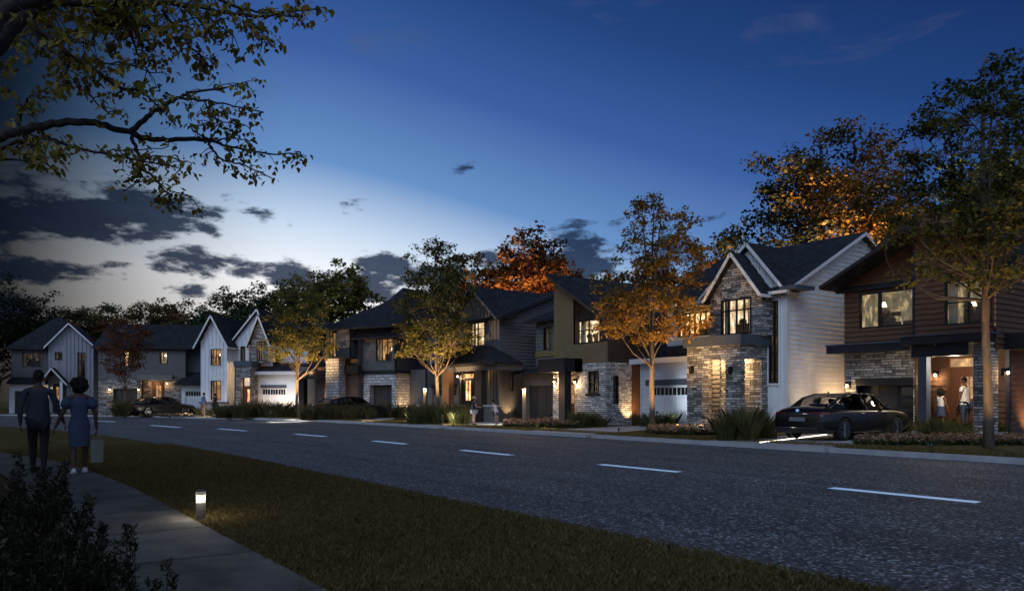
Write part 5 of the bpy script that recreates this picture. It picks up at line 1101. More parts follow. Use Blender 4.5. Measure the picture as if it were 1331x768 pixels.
def make_car(label):
    """points along +Y is the nose; origin on the ground under the middle"""
    root = empty('parked_car', (0, 0, 0), 0, label=label, cat='car')
    # stations: y, half width, sill z, belt z (shoulder), deck z (top of lower body at centre)
    st = [(-2.60, .70, .36, .74, .86), (-2.56, .84, .27, .80, .97), (-2.42, .91, .23, .86, 1.04), (-2.0, .945, .21, .90, 1.08), (-1.5, .95, .19, .92, 1.06), (-.9, .945, .18, .92, 1.02), (0, .94, .18, .915, .98), (.8, .94, .18, .905, .98), (1.2, .94, .19, .89, 1.0), (1.7, .94, .20, .855, .965), (2.15, .92, .22, .80, .90), (2.42, .86, .25, .72, .80), (2.56, .74, .32, .62, .68)]
    mb = MB(); K = 13
    for (y, w, zs_, zb, zd) in st:
        sec = [(0, zs_), (w*.75, zs_), (w*.93, zs_+.03), (w*.985, zs_+.14), (w, zs_+(zb-zs_)*.55), (w*.985, zb-.05), (w*.955, zb), (w*.9, zb+.035), (w*.7, zd-.03), (0, zd)]
        full = sec+[(-a, b) for a, b in sec[-2:0:-1]]
        mb.v += [(a, y, b) for a, b in full]
    m = 18
    for i in range(len(st)-1):
        for k in range(m): k2 = (k+1) % m; mb.f.append((i*m+k, (i+1)*m+k, (i+1)*m+k2, i*m+k2))
    mb.f.append(tuple(range(m))); mb.f.append(tuple((len(st)-1)*m+k for k in range(m-1, -1, -1)))
    o = mb.build('body', CP, None, smooth=True)
    bm = bmesh.new(); bm.from_mesh(o.data); bmesh.ops.recalc_face_normals(bm, faces=bm.faces); bm.to_mesh(o.data); bm.free()
    s = o.modifiers.new('s', 'SUBSURF'); s.levels = 2; s.render_levels = 2
    cut = []
    for wy in (-1.55, 1.5):
        for sx in (-1, 1):
            c = MB(); c.tube([(sx*.66, wy, .36), (sx*1.1, wy, .36)], [.385, .385], 28); co = c.build('cut', CP); co.data.update()
            bmd = o.modifiers.new('b', 'BOOLEAN'); bmd.object = co; bmd.operation = 'DIFFERENCE'; bmd.solver = 'EXACT'; cut.append(co)
    me = evalmesh(o, 'body'); bpy.data.objects.remove(o)
    for c in cut: bpy.data.objects.remove(c)
    me.polygons.foreach_set('use_smooth', [True]*len(me.polygons)); body = bpy.data.objects.new('body', me); COL.objects.link(body); body.parent = root
    try: me.set_sharp_from_angle(angle=R(38))
    except Exception: pass
    # greenhouse: glass shell with pillars and roof skin
    gs = [(-1.98, .60, 1.075, .62), (-1.35, .64, 1.33, .74), (-.75, .63, 1.445, .80), (-.1, .625, 1.475, .82), (.35, .61, 1.455, .81), (.62, .60, 1.40, .78), (1.28, .66, 1.02, .74)]
    # columns: y, half width at top, z top, half width at belt
    def sec_pt(i, f):      # f 0 belt .. 1 roof rail
        y, wt, zt, wb = gs[i]; zb = min(.955, zt-.02); wb2 = .86 if 0 < i < 6 else wb+.05
        return (wb2+(wt-wb2)*f**1.15, y, zb+(zt-.03-zb)*f)
    rf = MB(); n = 7; rows = []
    for i in range(len(gs)):
        y, wt, zt, wb = gs[i]; r = []
        for k in range(n): a = -1+2*k/(n-1); r.append((wt*a*1.0, y, zt-.035*abs(a)**2.5))
        rows.append(r)
    for i in range(1, 5):
        for k in range(n-1): rf.poly([rows[i][k], rows[i][k+1], rows[i+1][k+1], rows[i+1][k]])
    for sx in (-1, 1):    # rails and pillars
        def q(i, f): p = sec_pt(i, f); return Vector((p[0]*sx, p[1], p[2]))
        for i in range(0, 6): rf.tube([q(i, 1), q(i+1, 1)], [.035, .035], 6)
        rf.poly([q(0, .0), q(1, .0), q(1, 1), q(0, 1)]) if 0 else None
        rf.tube([q(0, 0), q(1, .98)], [.05, .045], 6); rf.tube([Vector((sx*.845, -.28, .95)), Vector((sx*.64, -.28, 1.45))], [.04, .03], 6); rf.tube([Vector((sx*.85, .38, .95)), q(4, 1)], [.0, .0], 4)
        rf.tube([Vector((sx*.8, -1.42, .98)), q(1, .9)], [.05, .04], 6)
    rfo = rf.build('roof', CP, root, smooth=True)
    for sx in (-1, 1):
        gl = MB()
        for i in range(0, 6): gl.poly([(sec_pt(i, 0)[0]*sx, *sec_pt(i, 0)[1:]), (sec_pt(i+1, 0)[0]*sx, *sec_pt(i+1, 0)[1:]), (sec_pt(i+1, 1)[0]*sx, *sec_pt(i+1, 1)[1:]), (sec_pt(i, 1)[0]*sx, *sec_pt(i, 1)[1:])])
        gl.build('side_window', TG, root, smooth=True)
    for (a, b, nm) in ((0, 1, 'rear_window'), (5, 6, 'windscreen')):
        g = MB()
        for k in range(n-1): g.poly([rows[a][k], rows[a][k+1], rows[b][k+1], rows[b][k]])
        g.build(nm, TG, root, smooth=True)
    st_ = MB(); [st_.box(x-.24, x+.24, y-.06, y+.08, .5, 1.12) for x in (-.4, .4) for y in (-.1, -.95)]; [st_.box(x-.12, x+.12, y-.03, y+.05, 1.14, 1.28) for x in (-.4, .4) for y in (-.1, -.95)]; st_.build('seats', TRIMB, root, bevel=.03)
    # wheels
    for wy in (-1.55, 1.5):
        for sx in (-1, 1):
            c = Vector((sx*.83, wy, .35)); prof = [(.225, -.11), (.30, -.12), (.34, -.105), (.352, -.05), (.352, .05), (.34, .105), (.30, .12), (.225, .11)]
            t = MB(); nn = 32
            for r, a in prof:
                for k in range(nn): th = 2*math.pi*k/nn; t.v.append((c.x+a, c.y+r*math.cos(th), c.z+r*math.sin(th)))
            for i in range(len(prof)-1):
                for k in range(nn): k2 = (k+1) % nn; t.f.append((i*nn+k, i*nn+k2, (i+1)*nn+k2, (i+1)*nn+k))
            tyre = t.build('wheel', RUB, root, smooth=True)
            r_ = MB(); ox = c.x+sx*.085
            for k in range(nn):
                th, t2 = 2*math.pi*k/nn, 2*math.pi*(k+1)/nn
                for (ra, rb, xa, xb) in ((.262, .232, .028, .028), (.232, .222, .028, -.06)):
                    r_.poly([(ox+sx*xa, c.y+ra*math.cos(th), c.z+ra*math.sin(th)), (ox+sx*xa, c.y+ra*math.cos(t2), c.z+ra*math.sin(t2)), (ox+sx*xb, c.y+rb*math.cos(t2), c.z+rb*math.sin(t2)), (ox+sx*xb, c.y+rb*math.cos(th), c.z+rb*math.sin(th))])
            for k in range(10): th = 2*math.pi*(k//2)/5+(.17 if k % 2 else -.17); t3 = 2*math.pi*(k//2)/5+(.3 if k % 2 else -.3); r_.bar((ox+sx*.01, c.y+.05*math.cos(th), c.z+.05*math.sin(th)), (ox+sx*.012, c.y+.235*math.cos(t3), c.z+.235*math.sin(t3)), .03, .028)
            r_.tube([(ox-sx*.02, c.y, c.z), (ox+sx*.025, c.y, c.z)], [.055, .05], 12); r_.build('rim', RIM, tyre)
            d = MB(); d.tube([(ox-sx*.09, c.y, c.z), (ox-sx*.06, c.y, c.z)], [.19, .19], 20); d.build('brake_disc', TRIMB, tyre)
    # rear end
    for sx in (-1, 1):
        t = MB(); t.slab([(sx*.40, -2.59, .80), (sx*.78, -2.56, .81), (sx*.78, -2.56, .875), (sx*.40, -2.59, .865)], (0, .1, 0)); t.slab([(sx*.78, -2.565, .80), (sx*.93, -2.36, .82), (sx*.93, -2.33, .88), (sx*.78, -2.56, .875)], (-sx*.04, .12, 0)); t.build('tail_light', TAIL, root)
        e = MB(); e.tube([(sx*.62, -2.60, .335), (sx*.62, -2.4, .335)], [.05, .05], 10); e.build('exhaust_tip', CHR, root)
        mr = MB(); mr.ell((sx*1.0, .72, 1.0), (.1, .06, .065), 12, 8); mr.bar((sx*.88, .74, .96), (sx*.95, .73, .985), .04, .04); mr.build('wing_mirror', CP, root, smooth=True)
        for y in (-.62, .42): hd = MB(); hd.tube([(sx*.953, y-.1, .83), (sx*.972, y-.06, .835), (sx*.972, y+.06, .835), (sx*.953, y+.1, .83)], [.012, .015, .015, .012], 6); hd.build('door_handle', CHR, root)
        hl = MB(); hl.slab([(sx*.52, 2.545, .60), (sx*.82, 2.42, .62), (sx*.84, 2.36, .70), (sx*.54, 2.5, .68)], (0, -.1, 0)); hl.build('headlight', CHR, root)
        dl = MB()
        for y in (-1.22, -.26, .78): dl.tube([(sx*.952, y, .3), (sx*.957, y, .6), (sx*.94, y, .86)], [.006, .006, .006], 4)
        dl.build('door_gap', TRIMB, root)
        sk = MB(); sk.tube([(sx*.93, -1.1, .25), (sx*.945, 0, .24), (sx*.93, 1.05, .25)], [.02, .02, .02], 6); sk.build('side_skirt', CHR if 0 else TRIMB, root)
    MB().slab([(-.27, -2.625, .60), (.27, -2.625, .60), (.27, -2.605, .72), (-.27, -2.605, .72)], (0, .05, 0)).build('number_plate', PLATE, root)
    MB().box(-.72, .72, -2.635, -2.5, .24, .40).build('rear_diffuser', TRIMB, root, bevel=.02); MB().tube([(-.7, -2.64, .41), (.7, -2.64, .41)], [.014, .014], 6).build('bumper_trim', CHR, root)
    MB().tube([(-.4, -2.615, .835), (.4, -2.615, .835)], [.012, .012], 6).build('boot_trim', CHR, root)
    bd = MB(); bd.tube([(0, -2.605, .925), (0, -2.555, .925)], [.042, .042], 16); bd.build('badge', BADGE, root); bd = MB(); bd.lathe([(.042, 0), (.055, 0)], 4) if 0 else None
    MB().lathe([(.0, .09), (.02, .06), (.045, 0)], 8, (0, -.95, 1.44)).build('roof_antenna', CP, root)
    return root
car = make_car('black sedan parked nose in on the driveway of the timber house'); car.location = (-14.05, 23.35, .14); car.rotation_euler = (0, 0, R(0)); car['group'] = 'dark sedans parked along the street'
c2 = copy_tree(car); c2.location = at(209, 60.5, .12); c2.rotation_euler = (0, 0, R(10)); c2['label'] = 'dark sedan parked at the far bend before the dark house'
c3 = copy_tree(car); c3.location = at(452, 50.5, .13); c3.rotation_euler = (0, 0, R(2)); c3['label'] = 'dark sedan half hidden by grass tufts before the brick pier'
c2.rotation_euler = (0, 0, math.atan2(AX[1], AX[0])-math.pi/2-R(62)); c3.rotation_euler = (0, 0, math.atan2(AX[1], AX[0])-math.pi/2-R(60))
c2.rotation_euler = (0, 0, R(169-90-60)); c3.rotation_euler = (0, 0, R(156.6-90-56))
# ================================================================ PEOPLE
def skinmesh(verts, edges, rad, name, sub=2, root=0):
    me = bpy.data.meshes.new(name); me.from_pydata([tuple(v) for v in verts], edges, []); o = bpy.data.objects.new(name, me); COL.objects.link(o)
    sk = o.modifiers.new('skin', 'SKIN'); sk.use_smooth_shade = True
    d = me.skin_vertices[0].data
    for i, r in enumerate(rad): d[i].radius = (r, r) if not isinstance(r, tuple) else r; d[i].use_root = (i == root)
    ss = o.modifiers.new('sub', 'SUBSURF'); ss.levels = sub; ss.render_levels = sub
    res = evalmesh(o, name); bpy.data.objects.remove(o); return res
def addmesh(me, m, name, parent):
    me.materials.clear(); me.materials.append(m); me.polygons.foreach_set('use_smooth', [True]*len(me.polygons)); o = bpy.data.objects.new(name, me); COL.objects.link(o); o.parent = parent; return o
SKIN = mat('brown_skin', (.16, .075, .045), .55, .08); SKIND = mat('deep_brown_skin', (.07, .035, .022), .55, .08); SKINL = mat('light_skin', (.42, .25, .18), .55, .06); HAIR = mat('dark_hair', (.012, .009, .007), .8, .3, 40, .8, 60)
def person(loc, rz, H, label, skin, clothes, group=None, arm=None, leg=None, hair='short', female=False, headyaw=0, child=False, hairm=None, lean=0):
    """local frame faces +Y; clothes: dict top/bottom/dress/shoes -> (material, style)"""
    root = empty('person', loc, rz, label=label, cat='person', group=group); k = H/1.78; hs = 1.12 if child else 1.0
    arm = arm or {}; leg = leg or {}
    sw = .175 if female else .2; hw = .1 if female else .09
    V = {'pel': (0, 0, .93), 'wst': (0, 0, 1.08), 'che': (0, .0, 1.28), 'nb': (0, -.005, 1.46), 'nk': (0, .01, 1.54), 'hd': (0, .02, 1.60)}
    Rr = {'pel': (.155, .12) if female else (.15, .115), 'wst': (.125, .1) if female else (.14, .11), 'che': (.15, .11) if female else (.17, .12), 'nb': (.09, .07), 'nk': (.052, .055), 'hd': (.055, .055)}
    E = [('pel', 'wst'), ('wst', 'che'), ('che', 'nb'), ('nb', 'nk'), ('nk', 'hd')]
    hands = []
    for s, n in ((-1, 'L'), (1, 'R')):
        sh = Vector((s*sw, -.01, 1.42)); el = sh+Vector(arm.get(n, [(s*.06, -.03, -.29), (s*.02, .07, -.26)])[0]); wr = el+Vector(arm.get(n, [(0, 0, 0), (s*.02, .07, -.25)])[1]); V['sh'+n] = sh; V['el'+n] = el; V['wr'+n] = wr
        V['ua'+n] = sh.lerp(el, .45); V['fa'+n] = el.lerp(wr, .3); d = (wr-el).normalized(); V['hn'+n] = wr+d*.06
        Rr.update({'sh'+n: .062, 'ua'+n: .052, 'el'+n: .04, 'fa'+n: .042, 'wr'+n: .027, 'hn'+n: (.04, .022)})
        E += [('nb', 'sh'+n), ('sh'+n, 'ua'+n), ('ua'+n, 'el'+n), ('el'+n, 'fa'+n), ('fa'+n, 'wr'+n), ('wr'+n, 'hn'+n)]; hands.append((s, V['hn'+n], d))
        hp = Vector((s*hw, 0, .88)); lf = leg.get(n, (0, 0)); kn = hp+Vector((0, lf[0]*.42, -.42*math.cos(lf[0]*.9))); an = kn+Vector((0, (lf[0]-lf[1])*.4, -.38)); an.z = max(an.z, .085)
        V['hp'+n] = hp; V['kn'+n] = kn; V['an'+n] = an; V['th'+n] = hp.lerp(kn, .35); V['ca'+n] = kn.lerp(an, .3)+Vector((0, -.015, 0)); V['he'+n] = an+Vector((0, -.04, -.05)); V['to'+n] = an+Vector((s*.02, .15, -.06))
        Rr.update({'hp'+n: .085, 'th'+n: .08, 'kn'+n: .055, 'ca'+n: .055, 'an'+n: .035, 'he'+n: .03, 'to'+n: .028})
        E += [('pel', 'hp'+n), ('hp'+n, 'th'+n), ('th'+n, 'kn'+n), ('kn'+n, 'ca'+n), ('ca'+n, 'an'+n), ('an'+n, 'he'+n), ('an'+n, 'to'+n)]
    names = list(V)
    V = {q: Vector(V[q]) for q in V}
    if lean:
        for q in V:
            if V[q].z > .95: V[q] = V[q]+Vector((0, (V[q].z-.93)*lean, -(V[q].z-.93)*lean*lean*.4))
        hands = [(s, V['hn'+('L' if s < 0 else 'R')], d) for s, _, d in hands]
    def sub(keys, scale, nm, sb=2, rt='pel'):
        ks = [q for q in names if q in keys]; idx = {q: i for i, q in enumerate(ks)}; ed = [(idx[a], idx[b]) for a, b in E if a in idx and b in idx]
        sc = lambda r: tuple(x*scale*k for x in r) if isinstance(r, tuple) else r*scale*k
        return skinmesh([V[q]*k for q in ks], ed, [sc(Rr[q]) for q in ks], nm, sb, idx.get(rt, 0))
    me = sub(set(names), 1.0, 'body')
    # head, face, fingers joined into the same mesh
    hb = MB(); rot = Matrix.Rotation(headyaw, 3, 'Z'); hc = V['hd']+Vector((0, .015, .085)); he = hs
    def hp(x, y, z): return tuple((hc+rot @ Vector((x, y, z))*he)*k)
    hb.ell(hp(0, 0, 0), tuple(q*k*he for q in (.076, .096, .118)), 16, 12, rot)
    hb.ell(hp(0, .03, -.07), tuple(q*k*he for q in (.052, .055, .05)), 12, 8, rot); hb.ell(hp(0, .1, -.015), tuple(q*k*he for q in (.013, .02, .024)), 8, 6, rot)
    hb.ell(hp(0, .086, -.055), tuple(q*k*he for q in (.024, .012, .011)), 8, 6, rot)
    for s in (-1, 1): hb.ell(hp(s*.078, -.005, -.01), tuple(q*k*he for q in (.012, .022, .032)), 8, 6, rot); hb.ell(hp(s*.03, .086, .018), tuple(q*k*he for q in (.014, .01, .008)), 8, 6, rot)
    for s, hnp, d in hands:
        side = Vector((0, 1, 0)); side = (side-d*side.dot(d)).normalized(); nrm = d.cross(side)
        for j, ln in enumerate((.066, .075, .07, .055)):
            b0 = hnp+d*.02+side*(.026-.0175*j); c = nrm*(-s)*.018; q = [b0, b0+d*ln*.45+c*.3, b0+d*ln*.8+c, b0+d*ln*1.0+c*1.9]
            hb.tube([p*k for p in q], [.0095*k, .009*k, .008*k, .006*k], 6)
        b0 = hnp-d*.035+side*.025; hb.tube([p*k for p in (b0, b0+side*.028+d*.02, b0+side*.034+d*.048)], [.013*k, .011*k, .008*k], 6)
    bm = bmesh.new(); bm.from_mesh(me); t = bpy.data.meshes.new('t'); t.from_pydata(hb.v, [], hb.f); bm.from_mesh(t); bmesh.ops.recalc_face_normals(bm, faces=bm.faces); bm.to_mesh(me); bm.free()
    body = addmesh(me, skin, 'body', root)
    ey = MB()
    for s in (-1, 1): ey.ell(hp(s*.03, .093, .018), tuple(q*k*he for q in (.008, .005, .005)), 6, 5, rot)
    ey.build('eyes', BLACK, body)
    hm = hairm or HAIR; hr = MB()
    if hair == 'short': hr.ell(hp(0, -.014, .028), tuple(q*k*he for q in (.086, .1, .108)), 14, 10, rot)
    elif hair == 'curly':
        g = random.Random(4)
        for _ in range(110):
            a = g.uniform(0, 6.28); z = g.uniform(-1, 1); q = math.sqrt(1-z*z); x, y = q*math.cos(a)*.125, q*math.sin(a)*.115-.03
            if y > .055 and z < .35: continue
            r = g.uniform(.03, .048)*k*he; hr.ell(hp(x, y, z*.135-.005), (r, r, r), 7, 5)
        hr.ell(hp(0, -.03, 0), tuple(q*k*he for q in (.12, .105, .135)), 14, 10, rot)
    elif hair == 'bun': hr.ell(hp(0, -.016, .026), tuple(q*k*he for q in (.087, .1, .108)), 14, 10, rot); hr.ell(hp(0, -.11, .06), tuple(q*k*he for q in (.05, .05, .05)), 10, 8, rot); hr.ell(hp(0, -.07, -.06), tuple(q*k*he for q in (.06, .04, .08)), 10, 8, rot)
    hr.build('hair', hm, root, smooth=True)
    for key, (m, style) in clothes.items():
        if key == 'top':
            ks = {'pel', 'wst', 'che', 'nb', 'shL', 'shR', 'uaL', 'uaR'}
            if style in ('short', 'long'): ks |= {'elL', 'elR'} if style == 'long' else set()
            if style == 'long': ks |= {'faL', 'faR', 'wrL', 'wrR'}
            if style == 'vest': ks -= {'uaL', 'uaR'}
            sm_ = sub(ks, 1.15, 'shirt'); hm_ = MB(); nn = 24; rings = [(1.22, .15, .115), (1.1, .158, .125), (1.0, .172, .14), (.9, .18, .15), (.86, .182, .152)] if style != 'vest' else [(1.2, .13, .1), (1.05, .145, .12), (1.0, .15, .125)]
            ws_ = .93 if female else 1.06
            for z, a, b in rings:
                for q in range(nn): th = 2*math.pi*q/nn; w = ws_*(1+.03*math.sin(q*2.3+z*5)); pz = Vector((a*math.cos(th)*w, b*math.sin(th)*w, z)); pz = pz+Vector((0, max(0, z-.93)*lean, 0)); hm_.v.append(tuple(pz*k))
            for i in range(len(rings)-1):
                for q in range(nn): q2 = (q+1) % nn; hm_.f.append((i*nn+q, i*nn+q2, (i+1)*nn+q2, (i+1)*nn+q))
            bm = bmesh.new(); bm.from_mesh(sm_); t = bpy.data.meshes.new('t'); t.from_pydata(hm_.v, [], hm_.f); bm.from_mesh(t); bm.to_mesh(sm_); bm.free(); addmesh(sm_, m, 'shirt', root)
        elif key == 'bottom':
            if style == 'trousers': addmesh(sub({'pel', 'hpL', 'hpR', 'thL', 'thR', 'knL', 'knR', 'caL', 'caR', 'anL', 'anR'}, 1.22, 'trousers'), m, 'trousers', root)
            elif style == 'shorts': addmesh(sub({'pel', 'hpL', 'hpR', 'thL', 'thR'}, 1.25, 'shorts'), m, 'shorts', root)
            else:
                mb = MB(); nn = 24; rings = [(1.06, .14, .115), (.95, .165, .13), (.82, .18, .14), (.66, .21, .165), (.62, .215, .17)]
                for z, a, b in rings:
                    for q in range(nn): th = 2*math.pi*q/nn; w = 1+.05*math.sin(q*2.6)*(1.06-z); mb.v.append((a*math.cos(th)*w*k, b*math.sin(th)*w*k, z*k))
                for i in range(len(rings)-1):
                    for q in range(nn): q2 = (q+1) % nn; mb.f.append((i*nn+q, i*nn+q2, (i+1)*nn+q2, (i+1)*nn+q))
                mb.build('skirt', m, root, smooth=True)
        elif key == 'dress':
            mb = MB(); nn = 28; rings = [(1.47, .1, .08), (1.43, .165, .1), (1.32, .17, .125), (1.2, .15, .12), (1.09, .135, .11), (1.0, .165, .135), (.9, .185, .15), (.75, .175, .14), (.6, .165, .135), (.52, .165, .135)]
            for z, a, b in rings:
                for q in range(nn): th = 2*math.pi*q/nn; w = 1+.035*math.sin(q*1.8+z*3)*(1.5-z); mb.v.append((a*math.cos(th)*w*k, b*math.sin(th)*w*k, z*k))
            for i in range(len(rings)-1):
                for q in range(nn): q2 = (q+1) % nn; mb.f.append((i*nn+q, i*nn+q2, (i+1)*nn+q2, (i+1)*nn+q))
            dr = mb.build('dress', m, root, smooth=True)
            for n in 'LR':
                sl = MB(); a = V['sh'+n]*k; b = V['el'+n]*k; sl.tube([a+Vector((0, 0, .03*k)), a.lerp(b, .12), a.lerp(b, .35), a.lerp(b, .6), a.lerp(b, .68)], [q*k for q in (.045, .085, .098, .085, .05)], 14); sl.build('sleeve', m, dr, smooth=True)
        elif key == 'shoes':
            for n in 'LR':
                sh = MB(); a = V['an'+n]*k; sh.ell(a+Vector((0, .055*k, -.045*k)), (.052*k, .135*k, .042*k), 12, 8); sh.ell(a+Vector((0, -.02*k, -.015*k)), (.046*k, .06*k, .06*k), 10, 8); sh.build('shoe', m, root, smooth=True)
    return root, V, k
clo = lambda n, c: mat(n, c, .85, .12, 12)
WHT = clo('white_cloth', (.72, .72, .7)); DEN = clo('denim', (.05, .075, .13)); NAVY = clo('navy_cloth', (.02, .025, .05)); BLUEW = clo('pale_blue_cloth', (.042, .062, .11)); TAN = clo('tan_cloth', (.2, .13, .08)); SHOE = clo('white_shoes', (.6, .6, .6)); DRK = clo('black_cloth', (.015, .015, .018)); BLU = clo('blue_check_cloth', (.12, .2, .38)); GRY = clo('slate_shirt_cloth', (.035, .042, .06)); RED = clo('wine_cloth', (.06, .015, .02))
VAX = math.atan2(AX[1], AX[0])-math.pi/2          # facing away from the viewer
def face(px, turn): t = (px-CX)/F; return math.atan2(AX[1]+t*RT[1], AX[0]+t*RT[0])-math.pi/2+R(turn)   # turn: 0 = away, 90 = to the left
# couple walking away on the pavement
mp = at(50, 13.9, .075); wp = at(103, 13.7, .075)
person(mp, face(50, -3), 1.83, 'man in a slate shirt walking away along the pavement', SKIND, {'top': (GRY, 'long'), 'bottom': (DRK, 'trousers'), 'shoes': (DRK, '')}, 'couple walking along the pavement', arm={'L': [(-.07, -.05, -.28), (-.0, .05, -.26)], 'R': [(.09, .0, -.28), (.09, .05, -.24)]}, leg={'L': (.25, .1), 'R': (-.15, .3)})
wr_, V_, k_ = person(wp, face(103, 3), 1.68, 'woman in a pale blue puff sleeve dress with a big curly bob walking away', SKIND, {'dress': (BLUEW, ''), 'shoes': (SHOE, '')}, 'couple walking along the pavement', arm={'L': [(-.1, .0, -.27), (-.1, .05, -.24)], 'R': [(.09, -.03, -.28), (.02, .03, -.26)]}, leg={'L': (-.05, .35), 'R': (.15, .05)}, hair='curly', female=True)
hd = V_['hnR']*k_; rz = face(103, 3); hx = wp+Vector((hd.x*math.cos(rz)-hd.y*math.sin(rz), hd.x*math.sin(rz)+hd.y*math.cos(rz), hd.z))
bag = empty('shopping_bag', hx, rz, label='pale paper shopping bag carried by the woman in the dress', cat='bag')
PAPER = mat('paper', (.17, .18, .15), .8, .06); m_ = MB(); w_, d_, z0_, z1_ = .1, .055, -.58, -.17
for q in ([(-w_, -d_), (w_, -d_)], [(w_, -d_), (w_, d_)], [(w_, d_), (-w_, d_)], [(-w_, d_), (-w_, -d_)]): m_.poly([(*q[0], z0_), (*q[1], z0_), (q[1][0]*1.04, q[1][1]*1.1, z1_), (q[0][0]*1.04, q[0][1]*1.1, z1_)])
m_.poly([(-w_, -d_, z0_), (w_, -d_, z0_), (w_, d_, z0_), (-w_, d_, z0_)]); m_.build('sack', PAPER, bag)
for y in (-d_, d_): MB().tube([(-.05, y, z1_), (-.04, y*.6, -.06), (0, 0, -.015), (.04, y*.6, -.06), (.05, y, z1_)], [.004]*5, 5).build('handle', PAPER, bag)
# pair on the lit porch
pm = at(1254, 27.3, .325); gp = at(1223, 27.2, .325)
person(pm, face(1254, 60), 1.84, 'man in an open white shirt and jeans standing on the lit porch', SKIN, {'top': (WHT, 'short'), 'bottom': (DEN, 'trousers'), 'shoes': (SHOE, '')}, arm={'L': [(-.05, .03, -.29), (.02, .09, -.24)], 'R': [(.06, -.04, -.28), (-.02, .1, -.23)]}, headyaw=.15)
person(gp, face(1223, -35), 1.42, 'girl in a white top and denim skirt standing on the lit porch', SKIN, {'top': (WHT, 'vest'), 'bottom': (DEN, 'skirt')}, hair='curly', female=True, child=True, headyaw=-.3, arm={'L': [(-.06, -.02, -.28), (-.02, .05, -.25)], 'R': [(.08, .0, -.28), (.05, .04, -.25)]})
# two girls on the lit footpath
person(at(616, 37.6, .15), face(616, -70), 1.36, 'girl in a straw hat, dark top and white shorts on the lit footpath', SKINL, {'top': (NAVY, 'short'), 'bottom': (WHT, 'shorts'), 'shoes': (DRK, '')}, 'children on the footpath', arm={'R': [(.06, .1, -.24), (.0, .2, -.04)]}, female=True, child=True, hair='bun')
hat = MB(); hat.lathe([(.0, .13), (.06, .12), (.085, .06), (.09, .02), (.16, .0), (.165, -.008), (.09, .01)], 16); ho_ = hat.build('straw_hat', clo('straw', (.45, .3, .16)), None, smooth=True); q = at(616, 37.6, .15); ho_.location = (q.x, q.y, .15+1.36*.955); tag(ho_, 'straw hat worn by the girl on the footpath', 'hat')
person(at(645, 37.2, .15), face(645, 70), 1.2, 'small child in a white top leaning forward on the lit footpath', SKINL, {'top': (WHT, 'short'), 'bottom': (BLUEW, 'shorts'), 'shoes': (SHOE, '')}, 'children on the footpath', arm={'R': [(.04, .14, -.22), (.0, .16, -.12)], 'L': [(-.04, .14, -.22), (.0, .16, -.12)]}, child=True, lean=.3)
# couple by the far kerb
person(at(264.5, 57.6, .15), face(264, -60), 1.74, 'man in a blue and white shirt and tan trousers by the far kerb', SKINL, {'top': (BLU, 'short'), 'bottom': (TAN, 'trousers'), 'shoes': (DRK, '')}, 'couple talking by the far kerb', arm={'R': [(.05, .06, -.27), (.0, .16, -.16)]})
person(at(279.5, 58.6, .15), face(279, 50), 1.7, 'woman in dark clothes facing the man by the far kerb', SKINL, {'top': (RED, 'short'), 'bottom': (DRK, 'trousers'), 'shoes': (DRK, '')}, 'couple talking by the far kerb', arm={'R': [(.09, .02, -.25), (-.05, .14, -.12)], 'L': [(-.05, .06, -.26), (.0, .17, -.14)]}, female=True, hair='bun')

# ================================================================ SKY AND LIGHT
W = bpy.data.worlds.new('World'); SC.world = W; W.use_nodes = True; nt = W.node_tree; nt.nodes.clear(); L = nt.links.new
outw = N(nt, 'ShaderNodeOutputWorld'); bg = N(nt, 'ShaderNodeBackground'); L(bg.outputs[0], outw.inputs[0])
tc = N(nt, 'ShaderNodeTexCoord'); D = tc.outputs['Generated']
SUNV = Vector((AX[0]-.235*RT[0], AX[1]-.235*RT[1], 0)).normalized()     # where the afterglow sits
def M(op, a, b=None, c=None):
    n = N(nt, 'ShaderNodeMath', operation=op)
    for i, x in enumerate((a, b, c)):
        if x is None: continue
        if isinstance(x, (int, float)): n.inputs[i].default_value = x
        else: L(x, n.inputs[i])
    return n.outputs[0]
def dot(v):
    n = N(nt, 'ShaderNodeVectorMath', operation='DOT_PRODUCT'); L(D, n.inputs[0]); n.inputs[1].default_value = v; return n.outputs['Value']
sp = N(nt, 'ShaderNodeSeparateXYZ'); L(D, sp.inputs[0]); dz = sp.outputs[2]
gx = dot(tuple(SUNV)); gs = dot((SUNV.y, -SUNV.x, 0))      # gs > 0: right of the glow
az = M('ARCTAN2', gs, gx); el = M('ARCSINE', M('MINIMUM', M('MAXIMUM', dz, -1), 1)); elc = M('MAXIMUM', el, 0)
e_ = M('DIVIDE', elc, R(50))
azr = M('MULTIPLY', M('MULTIPLY', M('ADD', az, M('SQRT', M('ADD', M('MULTIPLY', az, az), .03))), .5), SKY_AZ); azl = M('MULTIPLY', M('MAXIMUM', M('MULTIPLY', az, -1), 0), .05)
eff = M('SUBTRACT', M('ADD', M('ADD', e_, azr), azl), .025)
cr = ramp(nt, SKY_RAMP); L(eff, cr.inputs[0])
ni = N(nt, 'ShaderNodeTexSky', sky_type='NISHITA', sun_disc=False, sun_elevation=R(1.0), sun_rotation=math.atan2(SUNV.x, SUNV.y)); 
mxs = N(nt, 'ShaderNodeMixRGB', blend_type='ADD'); mxs.inputs[0].default_value = 1
nsc = N(nt, 'ShaderNodeMixRGB', blend_type='MULTIPLY'); nsc.inputs[0].default_value = 1; L(ni.outputs[0], nsc.inputs[1]); nsc.inputs[2].default_value = (.003, .003, .003, 1)
L(cr.outputs[0], mxs.inputs[1]); L(nsc.outputs[0], mxs.inputs[2])
